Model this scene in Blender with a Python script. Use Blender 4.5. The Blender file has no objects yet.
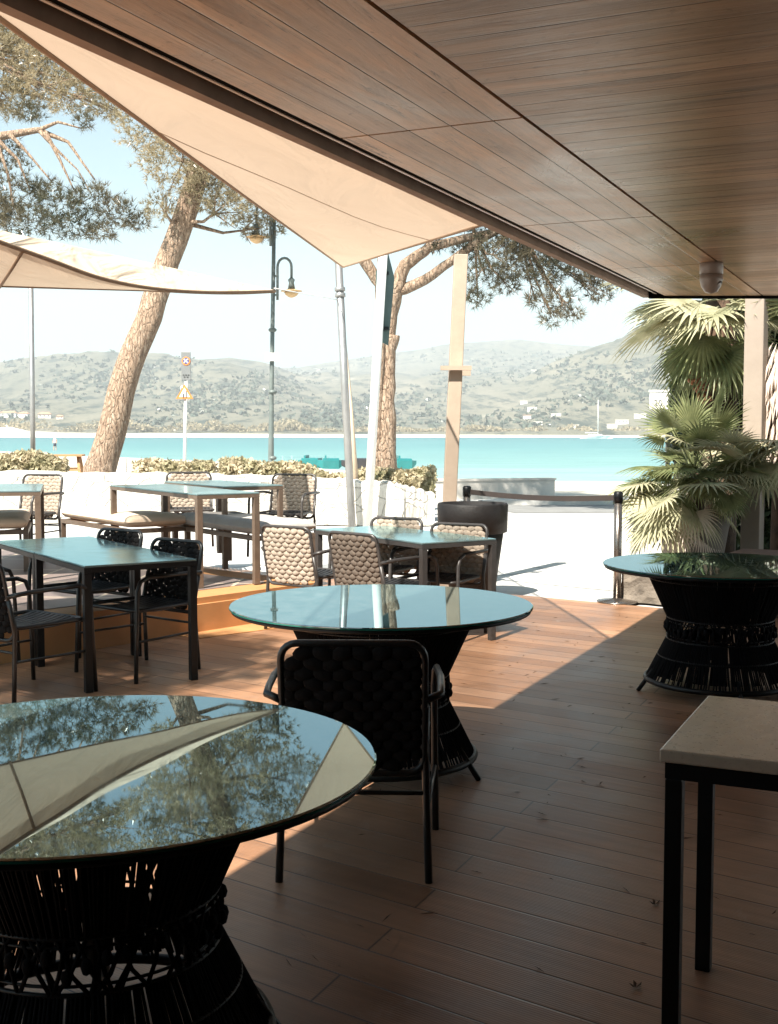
import bpy, bmesh, math, random
import numpy as np
from mathutils import Vector, Matrix
R = math.radians
random.seed(7); RNG = np.random.default_rng(7)
scene = bpy.context.scene
C = scene.collection

# ---------------------------------------------------------------- camera, sky, sun, exposure
CAMZ, F, PITCH = 1.53, 1200.0, R(3.81)
cd = bpy.data.cameras.new('camera'); cam = bpy.data.objects.new('camera', cd); C.objects.link(cam)
cam.location = (0, 0, CAMZ); cam.rotation_euler = (R(90) - PITCH, 0, 0)
cd.sensor_fit = 'VERTICAL'; cd.sensor_height = 36.0; cd.lens = 36.0 * F / 1024
cd.clip_start = 0.05; cd.clip_end = 20000
scene.camera = cam
SUN_AZ, SUN_EL = 29.5, 50.0          # shadows run 29.5 deg to the right of straight ahead
dv = Vector((math.sin(R(SUN_AZ)) * math.cos(R(SUN_EL)), math.cos(R(SUN_AZ)) * math.cos(R(SUN_EL)), -math.sin(R(SUN_EL))))
w = bpy.data.worlds.new('World'); scene.world = w; w.use_nodes = True
nt = w.node_tree; bg = nt.nodes['Background']
sky = nt.nodes.new('ShaderNodeTexSky'); sky.sky_type = 'NISHITA'; sky.sun_disc = False
sky.sun_elevation = R(SUN_EL); sky.sun_rotation = R(SUN_AZ + 180)
sky.air_density = 1.0; sky.dust_density = 1.3; sky.ozone_density = 0.6
tint = nt.nodes.new('ShaderNodeMix'); tint.data_type = 'RGBA'; tint.blend_type = 'MULTIPLY'; tint.inputs[0].default_value = 1
tint.inputs[7].default_value = (0.75, 1.03, 0.96, 1)
nt.links.new(sky.outputs[0], tint.inputs[6]); nt.links.new(tint.outputs[2], bg.inputs[0])
bg.inputs[1].default_value = 0.053
sl = bpy.data.lights.new('sun', 'SUN'); sl.energy = 5.0; sl.angle = R(0.6); sl.color = (1.0, 0.93, 0.82)
so = bpy.data.objects.new('sun', sl); C.objects.link(so); so.rotation_euler = dv.to_track_quat('-Z', 'Y').to_euler()
vs = scene.view_settings
vs.view_transform = 'Standard'; vs.look = 'None'; vs.exposure = 1.74; vs.gamma = 1; vs.use_curve_mapping = False
scene.cycles.max_bounces = 8; scene.cycles.diffuse_bounces = 7; scene.cycles.glossy_bounces = 4
scene.cycles.transparent_max_bounces = 12; scene.cycles.volume_bounces = 0
scene.cycles.use_denoising = True
scene.cycles.caustics_reflective = False; scene.cycles.caustics_refractive = False

# ---------------------------------------------------------------- helpers
def G(px, py, z=0.0):
    """world point at height z seen at a photo position (used to lay the place out)"""
    a = (px - 389) / F; b = (512 - py) / F
    d = Vector((a, math.cos(PITCH) + b * math.sin(PITCH), b * math.cos(PITCH) - math.sin(PITCH)))
    t = (z - CAMZ) / d.z
    return Vector((d.x * t, d.y * t, z))
def D(px, py, dist):
    a = (px - 389) / F; b = (512 - py) / F
    d = Vector((a, math.cos(PITCH) + b * math.sin(PITCH), b * math.cos(PITCH) - math.sin(PITCH)))
    t = dist / d.y
    return Vector((d.x * t, dist, CAMZ + d.z * t))
UA = R(24.8)
UH = Vector((math.sin(UA), math.cos(UA), 0)); VH = Vector((math.cos(UA), -math.sin(UA), 0))
def UV(u, v, z=0): return UH * u + VH * v + Vector((0, 0, z))

class MB:
    def __init__(s): s.v = []; s.f = []; s.sm = []
    def add(s, vs_, fs, smooth=False):
        o = len(s.v); s.v.extend([tuple(p) for p in vs_]); s.f.extend([tuple(i + o for i in f) for f in fs]); s.sm.extend([smooth] * len(fs)); return s
    def box(s, c, size, rz=0.0, M=None):
        x, y, z = [q / 2 for q in size]; m = M or Matrix.Rotation(rz, 4, 'Z'); c = Vector(c)
        P = [c + (m @ Vector((i * x, j * y, k * z))) for k in (-1, 1) for i, j in ((-1, -1), (1, -1), (1, 1), (-1, 1))]
        return s.add(P, [(3, 2, 1, 0), (4, 5, 6, 7), (0, 1, 5, 4), (1, 2, 6, 5), (2, 3, 7, 6), (3, 0, 4, 7)])
    def prism(s, pts, z0, z1):
        n = len(pts); P = [(p[0], p[1], z0) for p in pts] + [(p[0], p[1], z1) for p in pts]
        return s.add(P, [tuple(range(n - 1, -1, -1)), tuple(range(n, 2 * n))] + [(i, (i + 1) % n, n + (i + 1) % n, n + i) for i in range(n)])
    def tube(s, pts, r, seg=8, closed=False, cap=True, flat=1.0):
        pts = [Vector(p) for p in pts]; n = len(pts)
        rs = r if isinstance(r, (list, tuple)) else [r] * n
        V = []; up = None
        for i, p in enumerate(pts):
            a = pts[(i - 1) % n] if (closed or i > 0) else p; b = pts[(i + 1) % n] if (closed or i < n - 1) else p
            t = (b - a)
            if t.length < 1e-9: t = Vector((0, 0, 1))
            t.normalize()
            if up is None: up = Vector((0, 0, 1)) if abs(t.z) < .9 else Vector((1, 0, 0))
            up = (up - t * up.dot(t))
            if up.length < 1e-6: up = t.orthogonal()
            up.normalize(); sd = t.cross(up)
            for k in range(seg):
                an = 2 * math.pi * k / seg
                V.append(p + (sd * math.cos(an) + up * math.sin(an) * flat) * rs[i])
        Fc = []
        m = n if closed else n - 1
        for i in range(m):
            for k in range(seg):
                a = i * seg + k; b = i * seg + (k + 1) % seg; c = ((i + 1) % n) * seg + (k + 1) % seg; d = ((i + 1) % n) * seg + k
                Fc.append((a, b, c, d))
        if cap and not closed:
            Fc.append(tuple(range(seg - 1, -1, -1))); Fc.append(tuple(range((n - 1) * seg, n * seg)))
        return s.add(V, Fc, True)
    def lathe(s, prof, c=(0, 0, 0), seg=32, smooth=True, M=None):
        n = len(prof); V = []; c = Vector(c)
        for (r, z) in prof:
            for k in range(seg):
                a = 2 * math.pi * k / seg; p = Vector((r * math.cos(a), r * math.sin(a), z)); V.append(c + (M @ p if M else p))
        Fc = [(i * seg + k, i * seg + (k + 1) % seg, (i + 1) * seg + (k + 1) % seg, (i + 1) * seg + k) for i in range(n - 1) for k in range(seg)]
        if prof[0][0] > 1e-5: Fc.append(tuple(range(seg - 1, -1, -1)))
        if prof[-1][0] > 1e-5: Fc.append(tuple(range((n - 1) * seg, n * seg)))
        return s.add(V, Fc, smooth)
    def blob(s, c, r, seg=8, rings=5, M=None):
        V = []; c = Vector(c); r = Vector(r)
        for i in range(rings + 1):
            ph = math.pi * i / rings
            for k in range(seg):
                a = 2 * math.pi * k / seg
                p = Vector((r.x * math.sin(ph) * math.cos(a), r.y * math.sin(ph) * math.sin(a), r.z * math.cos(ph))); V.append(c + (M @ p if M else p))
        return s.add(V, [(i * seg + k, (i + 1) * seg + k, (i + 1) * seg + (k + 1) % seg, i * seg + (k + 1) % seg) for i in range(rings) for k in range(seg)], True)
    def build(s, name, m, parent=None, loc=None, bevel=0):
        me = bpy.data.meshes.new(name); me.from_pydata(s.v, [], s.f)
        me.polygons.foreach_set('use_smooth', s.sm)
        me.materials.append(m); me.update()
        o = bpy.data.objects.new(name, me); C.objects.link(o)
        if parent: o.parent = parent
        if loc is not None: o.location = loc
        if bevel:
            b = o.modifiers.new('edge', 'BEVEL'); b.width = bevel; b.segments = 2; b.limit_method = 'ANGLE'; b.angle_limit = R(40)
        return o
def tag(o, label=None, cat=None, group=None, kind=None):
    if label: o['label'] = label
    if cat: o['category'] = cat
    if group: o['group'] = group
    if kind: o['kind'] = kind
    return o
def thing(name, label, cat, loc=(0, 0, 0), rz=0.0, group=None):
    o = bpy.data.objects.new(name, None); C.objects.link(o); o.location = loc; o.rotation_euler = (0, 0, rz); o.empty_display_size = .1
    return tag(o, label, cat, group)
def kids(o): return [c for c in list(bpy.data.objects) if c.parent == o]
def copy_tree(o, parent=None, cache=None):
    c = o.copy(); C.objects.link(c); c.parent = parent
    for ch in kids(o): copy_tree(ch, c)
    return c
def dup(o, loc, rz, label, group=None):
    c = copy_tree(o); c.location = loc; c.rotation_euler = (0, 0, rz); c['label'] = label
    if group: c['group'] = group
    return c
def arr_mesh(name, V, Fq, m, parent=None):
    """V (n,3) array, Fq (k,4) or (k,3) array"""
    me = bpy.data.meshes.new(name); k = Fq.shape[1]
    me.vertices.add(len(V)); me.vertices.foreach_set('co', V.astype(np.float32).ravel())
    me.loops.add(Fq.size); me.loops.foreach_set('vertex_index', Fq.astype(np.int32).ravel())
    me.polygons.add(len(Fq)); me.polygons.foreach_set('loop_start', np.arange(0, Fq.size, k, dtype=np.int32)); me.polygons.foreach_set('loop_total', np.full(len(Fq), k, dtype=np.int32))
    me.materials.append(m); me.update(calc_edges=True)
    o = bpy.data.objects.new(name, me); C.objects.link(o)
    if parent: o.parent = parent
    return o

# ---------------------------------------------------------------- materials
class NT:
    def __init__(s, name):
        s.m = bpy.data.materials.new(name); s.m.use_nodes = True; s.t = s.m.node_tree; s.b = s.t.nodes['Principled BSDF']; s.out = s.t.nodes['Material Output']
    def n(s, typ, **kw):
        x = s.t.nodes.new(typ)
        for k, v in kw.items():
            if k in ('ins',):
                for a, b in v.items(): x.inputs[a].default_value = b
            else: setattr(x, k, v)
        return x
    def l(s, a, b): s.t.links.new(a, b)
    def coord(s, kind='Object'): return s.n('ShaderNodeTexCoord').outputs[kind]
    def mapping(s, src, scale=(1, 1, 1), rot=(0, 0, 0), loc=(0, 0, 0)):
        x = s.n('ShaderNodeMapping'); x.inputs['Scale'].default_value = scale; x.inputs['Rotation'].default_value = rot; x.inputs['Location'].default_value = loc; s.l(src, x.inputs[0]); return x.outputs[0]
    def noise(s, src, scale, detail=4, rough=.55, dist=0.0):
        x = s.n('ShaderNodeTexNoise'); x.inputs['Scale'].default_value = scale; x.inputs['Detail'].default_value = detail; x.inputs['Roughness'].default_value = rough; x.inputs['Distortion'].default_value = dist; s.l(src, x.inputs['Vector']); return x.outputs['Fac']
    def ramp(s, src, stops):
        x = s.n('ShaderNodeValToRGB'); e = x.color_ramp.elements
        while len(e) < len(stops): e.new(.5)
        for i, (p, c) in enumerate(stops): e[i].position = p; e[i].color = (*c, 1) if len(c) == 3 else c
        s.l(src, x.inputs[0]); return x.outputs[0]
    def mix(s, fac, a, b, blend='MIX'):
        x = s.n('ShaderNodeMix', data_type='RGBA', blend_type=blend)
        for inp, v in ((x.inputs[0], fac), (x.inputs[6], a), (x.inputs[7], b)):
            if isinstance(v, bpy.types.NodeSocket): s.l(v, inp)
            elif isinstance(v, (int, float)): inp.default_value = v
            else: inp.default_value = (*v, 1) if len(v) == 3 else v
        return x.outputs[2]
    def math(s, op, a, b=0.0, clamp=False):
        x = s.n('ShaderNodeMath', operation=op, use_clamp=clamp)
        for i, v in enumerate((a, b)):
            if isinstance(v, bpy.types.NodeSocket): s.l(v, x.inputs[i])
            else: x.inputs[i].default_value = v
        return x.outputs[0]
    def bump(s, h, strength=.3, dist=.01):
        x = s.n('ShaderNodeBump'); x.inputs['Strength'].default_value = strength; x.inputs['Distance'].default_value = dist; s.l(h, x.inputs['Height']); s.l(x.outputs[0], s.b.inputs['Normal'])
def simple(name, col, rough=.5, metal=0.0, var=.15, scale=8, bump=0.0, spec=None, col2=None):
    t = NT(name); o = t.coord(); nz = t.noise(o, scale, 5)
    c2 = col2 or tuple(min(1, c * (1 + var)) for c in col); c1 = tuple(c * (1 - var) for c in col)
    if col2: c1 = col
    t.l(t.ramp(nz, [(.3, c1), (.7, c2)]), t.b.inputs['Base Color'])
    n2 = t.noise(o, scale * 3.1, 3)
    t.l(t.math('ADD', t.math('MULTIPLY', n2, .25), rough - .12), t.b.inputs['Roughness']); t.b.inputs['Metallic'].default_value = metal
    if spec is not None: t.b.inputs['Specular IOR Level'].default_value = spec
    if bump: t.bump(t.noise(o, scale * 6, 4), bump, .01)
    return t.m
def leafmat(name, c1, c2, trans=.35, scale=1.5, rough=.18):
    t = NT(name); o = t.coord(); nz = t.noise(o, scale, 6, .7)
    col = t.ramp(nz, [(.32, c1), (.68, c2)])
    t.l(col, t.b.inputs['Base Color']); t.b.inputs['Roughness'].default_value = rough; t.b.inputs['Specular IOR Level'].default_value = .3
    tr = t.n('ShaderNodeBsdfTranslucent'); t.l(col, tr.inputs[0]); mx = t.n('ShaderNodeMixShader'); mx.inputs[0].default_value = trans
    t.l(t.b.outputs[0], mx.inputs[1]); t.l(tr.outputs[0], mx.inputs[2]); t.l(mx.outputs[0], t.out.inputs[0]); return t.m

M = {}
M['black_metal'] = simple('black_metal', (.005, .006, .007), .42, 0, .2, 20, spec=.3)
M['bronze_metal'] = simple('bronze_metal', (.115, .082, .06), .4, 0, .15, 15)
M['rope_taupe'] = simple('rope_taupe', (.33, .27, .215), .85, 0, .22, 40, .4)
M['rope_shaded'] = simple('rope_shaded', (.105, .08, .062), .85, 0, .22, 40, .4)  # darker copy of the taupe rope, with shade put into the colour
M['rope_black'] = simple('rope_black', (.004, .004, .005), .85, 0, .3, 60, .4, spec=.15)
M['chair_frame'] = simple('chair_frame', (.045, .04, .038), .38, 0, .15, 20)
M['chair_frame_dark'] = simple('chair_frame_dark', (.008, .009, .010), .36, 0, .15, 20)
M['rope_dark'] = simple('rope_dark', (.006, .0055, .006), .85, 0, .25, 40, .4, spec=.15)
M['strap'] = simple('strap', (.02, .022, .025), .45, 0, .2, 20)
M['steel'] = simple('steel', (.24, .215, .195), .26, .9, .08, 10)
M['galvanised'] = simple('galvanised', (.34, .34, .34), .42, .7, .12, 4)
M['white_paint'] = simple('white_paint', (.72, .72, .70), .5, 0, .05, 3)
M['lamp_green'] = simple('lamp_green', (.13, .155, .15), .45, 0, .2, 6)
M['lamp_glass'] = simple('lamp_glass', (.62, .42, .22), .35, 0, .1, 4)
M['belt'] = simple('belt', (.03, .022, .02), .7, 0, .1, 6)
M['pot_dark'] = simple('pot_dark', (.011, .009, .009), .6, 0, .35, 7, .25)
M['pot_taupe'] = simple('pot_taupe', (.19, .16, .135), .7, 0, .12, 6, .2)
M['cush_beige'] = simple('cush_beige', (.62, .49, .37), .9, 0, .07, 6, .15)
M['cush_grey'] = simple('cush_grey', (.36, .34, .32), .9, 0, .1, 6, .15)
M['wood_post'] = simple('wood_post', (.37, .29, .225), .75, 0, .12, 4, .2)
M['column'] = simple('column', (.29, .24, .20), .8, 0, .1, 3, .2)
M['bark'] = simple('bark', (.24, .17, .12), .95, 0, .35, 5, .9)
M['bark_pale'] = None
M['palm_bark'] = simple('palm_bark', (.075, .045, .028), .95, 0, .5, 9, .9)
M['soil'] = simple('soil', (.05, .035, .025), .95, 0, .3, 9, .5)
M['fruit'] = simple('fruit', (.30, .12, .05), .6, 0, .4, 12)
M['rose_wood'] = simple('rose_wood', (.11, .055, .038), .6, 0, .25, 5, .2)
M['picnic_wood'] = simple('picnic_wood', (.38, .20, .09), .7, 0, .15, 5)
M['teal_plastic'] = simple('teal_plastic', (.015, .17, .18), .4, 0, .1, 2)
M['pale_teal'] = simple('pale_teal', (.22, .42, .42), .5, 0, .1, 2)
M['dark_plastic'] = simple('dark_plastic', (.03, .03, .035), .5, 0, .2, 3)
M['hull_white'] = simple('hull_white', (.8, .8, .8), .4, 0, .03, 2)
M['house_wall'] = simple('house_wall', (.62, .56, .48), .9, 0, .1, .3)
M['house_white'] = simple('house_white', (.74, .72, .68), .9, 0, .05, .3)
M['roof_tile'] = simple('roof_tile', (.42, .22, .13), .9, 0, .2, .8)
M['window_dark'] = simple('window_dark', (.05, .06, .07), .3, 0, .1, 1)
M['sign_grey'] = simple('sign_grey', (.17, .18, .185), .5, 0, .08, 4)
M['sign_white'] = simple('sign_white', (.78, .78, .76), .5, 0, .03, 4)
M['sign_orange'] = simple('sign_orange', (.72, .20, .05), .5, 0, .05, 4)
M['sign_blue'] = simple('sign_blue', (.03, .07, .26), .5, 0, .05, 4)
M['sign_black'] = simple('sign_black', (.02, .02, .02), .5, 0, .05, 4)
M['panel_green'] = simple('panel_green', (.10, .14, .135), .35, .3, .15, 3)
M['orange_tile'] = simple('orange_tile', (.46, .225, .09), .65, 0, .14, 3, .1)
M['skin'] = simple('skin', (.45, .27, .19), .6, 0, .05, 9)
M['cloth_dark'] = simple('cloth_dark', (.03, .035, .06), .8, 0, .1, 9)
M['dry_leaf'] = simple('dry_leaf', (.10, .06, .035), .8, 0, .4, 30)
M['dome_grey'] = simple('dome_grey', (.30, .27, .25), .35, 0, .08, 9)
M['led_strip'] = simple('led_strip', (.85, .83, .8), .3, .0, .05, 9)
M['roof_black'] = simple('roof_black', (.003, .003, .003), .8, 0, .2, 9, spec=.1)

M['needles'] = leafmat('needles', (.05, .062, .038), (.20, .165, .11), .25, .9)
M['needles_pale'] = leafmat('needles_pale', (.20, .175, .10), (.50, .42, .29), .35, .8)  # paleness raised to imitate sunlit foliage
M['palm_leaf'] = leafmat('palm_leaf', (.06, .10, .035), (.36, .37, .19), .4, 2.2, .42)
M['palm_old'] = leafmat('palm_old', (.28, .29, .17), (.58, .54, .38), .35, 2.5, .55)
M['palm_dry'] = leafmat('palm_dry', (.55, .45, .38), (.80, .70, .62), .3, 3, .7)
M['hedge_leaf'] = leafmat('hedge_leaf', (.26, .25, .13), (.62, .52, .38), .3, 3.0, .6)
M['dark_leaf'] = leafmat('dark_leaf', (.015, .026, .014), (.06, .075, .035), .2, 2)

def bark_mat(name, c1, c2, c3):
    t = NT(name); o = t.coord(); mp = t.mapping(o, (1, 1, .30))
    nz_ = t.n('ShaderNodeTexNoise'); nz_.inputs['Scale'].default_value = 6; nz_.inputs['Detail'].default_value = 5; t.l(mp, nz_.inputs[0]); wob = t.mix(.16, mp, nz_.outputs['Color'])
    v = t.n('ShaderNodeTexVoronoi', feature='DISTANCE_TO_EDGE'); v.inputs['Scale'].default_value = 17; v.inputs['Randomness'].default_value = 1; t.l(wob, v.inputs[0])
    nz = t.noise(mp, 22, 7, .75); n2 = t.noise(o, 2.4, 4)
    plate = t.ramp(v.outputs['Distance'], [(.0, (0, 0, 0)), (.14, (1, 1, 1))])
    col = t.ramp(nz, [(.35, c1), (.5, c2), (.66, c3)]); col = t.mix(t.ramp(n2, [(.4, (0, 0, 0)), (.62, (.55, .55, .55))]), col, c2)
    col = t.mix(t.math('MULTIPLY', t.math('SUBTRACT', 1.0, plate), .32), col, c1)
    t.l(col, t.b.inputs['Base Color']); t.b.inputs['Roughness'].default_value = .95
    t.bump(t.math('ADD', t.math('MULTIPLY', plate, .7), t.math('MULTIPLY', nz, 1.2)), .9, .035); return t.m
M['bark'] = bark_mat('bark', (.15, .095, .065), (.34, .24, .17), (.58, .47, .37))

def deck_mat():
    t = NT('deck_boards'); o = t.coord()
    # oblique board grid: s runs across the boards, q along them
    ba = R(-53.8); bd = (math.sin(ba), math.cos(ba)); ua = (UH.x, UH.y)
    sep = t.n('ShaderNodeSeparateXYZ'); t.l(o, sep.inputs[0]); X, Y = sep.outputs[0], sep.outputs[1]
    # solve P = a*bd + b*ua
    det = bd[0] * ua[1] - bd[1] * ua[0]
    a = t.math('ADD', t.math('MULTIPLY', X, ua[1] / det), t.math('MULTIPLY', Y, -ua[0] / det))
    s_ = t.math('ADD', t.math('MULTIPLY', X, bd[1]), t.math('MULTIPLY', Y, -bd[0]))
    W = .172
    sn = t.math('DIVIDE', s_, W); row = t.math('FLOOR', sn); fr = t.math('FRACT', sn)
    par = t.math('MODULO', t.math('ABSOLUTE', row), 2.0)
    L = 4.2
    an = t.math('ADD', t.math('DIVIDE', a, L), t.math('ADD', t.math('MULTIPLY', par, .37), 0.6338)); cell = t.math('FLOOR', an); af = t.math('FRACT', an)
    e1 = t.math('MINIMUM', fr, t.math('SUBTRACT', 1.0, fr)); e1 = t.math('MULTIPLY', e1, W)
    e2 = t.math('MULTIPLY', t.math('MINIMUM', af, t.math('SUBTRACT', 1.0, af)), L)
    gap1 = t.ramp(e1, [(.0, (0, 0, 0)), (.0045, (1, 1, 1))]); gap = t.math('MINIMUM', gap1, t.ramp(e2, [(.0, (0, 0, 0)), (.0055, (1, 1, 1))]))
    idv = t.n('ShaderNodeCombineXYZ'); t.l(row, idv.inputs[0]); t.l(cell, idv.inputs[1])
    wn = t.n('ShaderNodeTexWhiteNoise', noise_dimensions='3D'); t.l(idv.outputs[0], wn.inputs[0])
    bcol = t.ramp(wn.outputs[0], [(0, (.27, .145, .082)), (.5, (.33, .185, .11)), (1, (.40, .235, .145))])
    gv = t.n('ShaderNodeCombineXYZ'); t.l(t.math('MULTIPLY', a, 1.6), gv.inputs[0]); t.l(t.math('MULTIPLY', s_, 28.0), gv.inputs[1]); t.l(t.math('MULTIPLY', wn.outputs[0], 13.0), gv.inputs[2])
    grain = t.noise(gv.outputs[0], 1.0, 6, .65)
    col = t.mix(1.0, bcol, t.ramp(grain, [(.25, (.78, .76, .76)), (.75, (1.14, 1.12, 1.1))]), 'MULTIPLY')
    blot = t.noise(o, 1.3, 6, .65, .6)
    col = t.mix(1.0, col, t.ramp(blot, [(.3, (.62, .62, .64)), (.62, (1.1, 1.07, 1.03))]), 'MULTIPLY')
    dust = t.noise(o, 5.0, 8, .75, 1.2); dm = t.ramp(dust, [(.56, (0, 0, 0)), (.74, (.5, .5, .5))])
    col = t.mix(dm, col, (.34, .26, .21))
    # dark twig-like scuffs
    v = t.n('ShaderNodeTexVoronoi', feature='DISTANCE_TO_EDGE'); v.inputs['Scale'].default_value = 2.1
    wob = t.mix(.16, o, t.n('ShaderNodeTexNoise').outputs['Color']); t.l(wob, v.inputs[0])
    ln = t.ramp(v.outputs['Distance'], [(.0, (1, 1, 1)), (.012, (0, 0, 0))]); msk = t.ramp(t.noise(o, 2.7, 3), [(.60, (0, 0, 0)), (.66, (1, 1, 1))])
    sc = t.math('MULTIPLY', ln, msk); col = t.mix(t.math('MULTIPLY', sc, .55), col, (.05, .035, .03))
    col = t.mix(gap, (.012, .009, .008), col)
    t.l(col, t.b.inputs['Base Color'])
    # fine grooves along every board
    gr = t.math('SINE', t.math('MULTIPLY', s_, 2 * math.pi / .0105))
    h = t.math('ADD', t.math('MULTIPLY', gap1, 2.5), t.math('ADD', t.math('MULTIPLY', gr, .13), t.math('MULTIPLY', grain, .8)))
    t.l(t.math('ADD', t.math('MULTIPLY', dust, .22), t.math('MULTIPLY', blot, .3)), t.b.inputs['Roughness'])
    rr = t.math('ADD', t.math('MULTIPLY', blot, .45), .17); t.l(rr, t.b.inputs['Roughness'])
    t.b.inputs['Specular IOR Level'].default_value = .5
    t.bump(h, .45, .003); return t.m
M['deck'] = deck_mat()

def ceil_mat(name, along_u, W=.17, k=1.0):
    t = NT(name); o = t.coord(); sep = t.n('ShaderNodeSeparateXYZ'); t.l(o, sep.inputs[0]); X, Y = sep.outputs[0], sep.outputs[1]
    s_, a = (X, Y) if along_u else (Y, X)
    sn = t.math('DIVIDE', s_, W); row = t.math('FLOOR', sn); fr = t.math('FRACT', sn)
    e1 = t.math('MULTIPLY', t.math('MINIMUM', fr, t.math('SUBTRACT', 1.0, fr)), W)
    wn = t.n('ShaderNodeTexWhiteNoise', noise_dimensions='1D'); t.l(row, wn.inputs['W'])
    gv = t.n('ShaderNodeCombineXYZ'); t.l(t.math('MULTIPLY', a, 1.3), gv.inputs[0]); t.l(t.math('MULTIPLY', s_, 14.0), gv.inputs[1]); t.l(t.math('MULTIPLY', wn.outputs[0], 31.0), gv.inputs[2])
    grain = t.noise(gv.outputs[0], 1.0, 8, .7, .5)
    fg = t.n('ShaderNodeCombineXYZ'); t.l(t.math('MULTIPLY', a, 3.5), fg.inputs[0]); t.l(t.math('MULTIPLY', s_, 90.0), fg.inputs[1])
    fine = t.noise(fg.outputs[0], 1.0, 3, .6)
    bcol = t.ramp(wn.outputs[0], [(0, (.36 * k, .23 * k, .13 * k)), (.45, (.50 * k, .335 * k, .205 * k)), (1, (.62 * k, .44 * k, .285 * k))])
    col = t.mix(1.0, bcol, t.ramp(grain, [(.27, (.36, .31, .27)), (.46, (.95, .95, .95)), (.72, (1.35, 1.32, 1.28))]), 'MULTIPLY')
    col = t.mix(1.0, col, t.ramp(fine, [(.3, (.88, .87, .86)), (.7, (1.08, 1.08, 1.08))]), 'MULTIPLY')
    blot = t.noise(o, .9, 6, .65, .8); col = t.mix(1.0, col, t.ramp(blot, [(.3, (.62, .60, .58)), (.65, (1.14, 1.13, 1.12))]), 'MULTIPLY')
    sp = t.ramp(t.noise(o, 17.0, 5, .8), [(.59, (0, 0, 0)), (.70, (1, 1, 1))]); col = t.mix(t.math('MULTIPLY', sp, .5), col, (.05, .032, .022))
    strk = t.noise(gv.outputs[0], .55, 4, .6, 1.0); sm = t.ramp(strk, [(.56, (0, 0, 0)), (.62, (1, 1, 1))])
    edge = t.ramp(t.math('SUBTRACT', e1, t.math('MULTIPLY', t.math('SUBTRACT', blot, .42), .006)), [(.0, (1, 1, 1)), (.0032, (0, 0, 0))])
    hair = t.ramp(t.math('ABSOLUTE', t.math('SUBTRACT', grain, .41)), [(.0, (1, 1, 1)), (.018, (0, 0, 0))]); hm = t.math('MULTIPLY', hair, sm)
    ln = t.math('MAXIMUM', t.math('MULTIPLY', edge, .8), t.math('MULTIPLY', hm, .9)); col = t.mix(ln, col, (.035, .022, .016))
    t.l(col, t.b.inputs['Base Color']); t.l(t.math('ADD', t.math('MULTIPLY', blot, .45), .10), t.b.inputs['Roughness']); t.b.inputs['Specular IOR Level'].default_value = .32; t.b.inputs['Specular Tint'].default_value = (1, .86, .72, 1)
    h = t.math('SUBTRACT', t.math('ADD', t.math('MULTIPLY', wn.outputs[0], .8), t.math('MULTIPLY', grain, .9)), t.math('MULTIPLY', edge, 1.2))
    t.bump(h, .6, .006); return t.m
M['ceil_u'] = ceil_mat('ceiling_boards_long', True, .175)
M['ceil_v'] = ceil_mat('ceiling_boards_across', False, .155, .78)
M['fascia'] = simple('fascia', (.36, .27, .21), .8, 0, .2, 5, .2)

def sheen_glass(name, base, ior, r0, r1, face=(.50, .96, 1.0), graze=(.93, 1.0, 1.0)):
    t = NT(name); o = t.coord(); t.t.nodes.remove(t.b)
    d = t.n('ShaderNodeBsdfDiffuse'); d.inputs[0].default_value = (*base, 1); g = t.n('ShaderNodeBsdfGlossy'); f = t.n('ShaderNodeFresnel'); f.inputs[0].default_value = ior
    sm = t.noise(o, 3, 6, .75, .8); t.l(t.ramp(sm, [(.42, (r0,) * 3), (.75, (r1,) * 3)]), g.inputs['Roughness'])
    t.l(t.ramp(f.outputs[0], [(.5, face), (.78, graze)]), g.inputs[0])
    du = t.noise(o, 9, 8, .8, .5); d2 = t.mix(t.ramp(du, [(.42, (.04, .04, .04)), (.8, (.5, .5, .5))]), base, (.25, .27, .26)); t.l(d2, d.inputs[0])
    mx = t.n('ShaderNodeMixShader'); t.l(f.outputs[0], mx.inputs[0]); t.l(d.outputs[0], mx.inputs[1]); t.l(g.outputs[0], mx.inputs[2]); t.l(mx.outputs[0], t.out.inputs[0]); return t.m
def glass_mat(): return sheen_glass('tinted_glass', (.010, .032, .034), 4.6, .008, .04, (.74, .96, 1.0), (.94, 1.0, 1.0))
M['glass'] = glass_mat()
M['glass_edge'] = simple('glass_edge', (.015, .12, .10), .12, 0, .1, 9)
def ttop(name, c):
    t = NT(name); o = t.coord(); t.b.inputs['Base Color'].default_value = (*c, 1); nz = t.noise(o, 5, 5)
    t.l(t.ramp(nz, [(.3, (.10,) * 3), (.7, (.2,) * 3)]), t.b.inputs['Roughness']); t.b.inputs['IOR'].default_value = 1.5; t.b.inputs['Coat Weight'].default_value = 1; t.b.inputs['Coat Roughness'].default_value = .12; return t.m
M['top_glass'] = sheen_glass('grey_glass_top', (.10, .155, .165), 1.9, .10, .22, (.6, .95, 1), (.85, 1, 1))
M['stone_top'] = simple('stone_top', (.56, .47, .36), .30, 0, .10, 26, .06, spec=.8)

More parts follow.
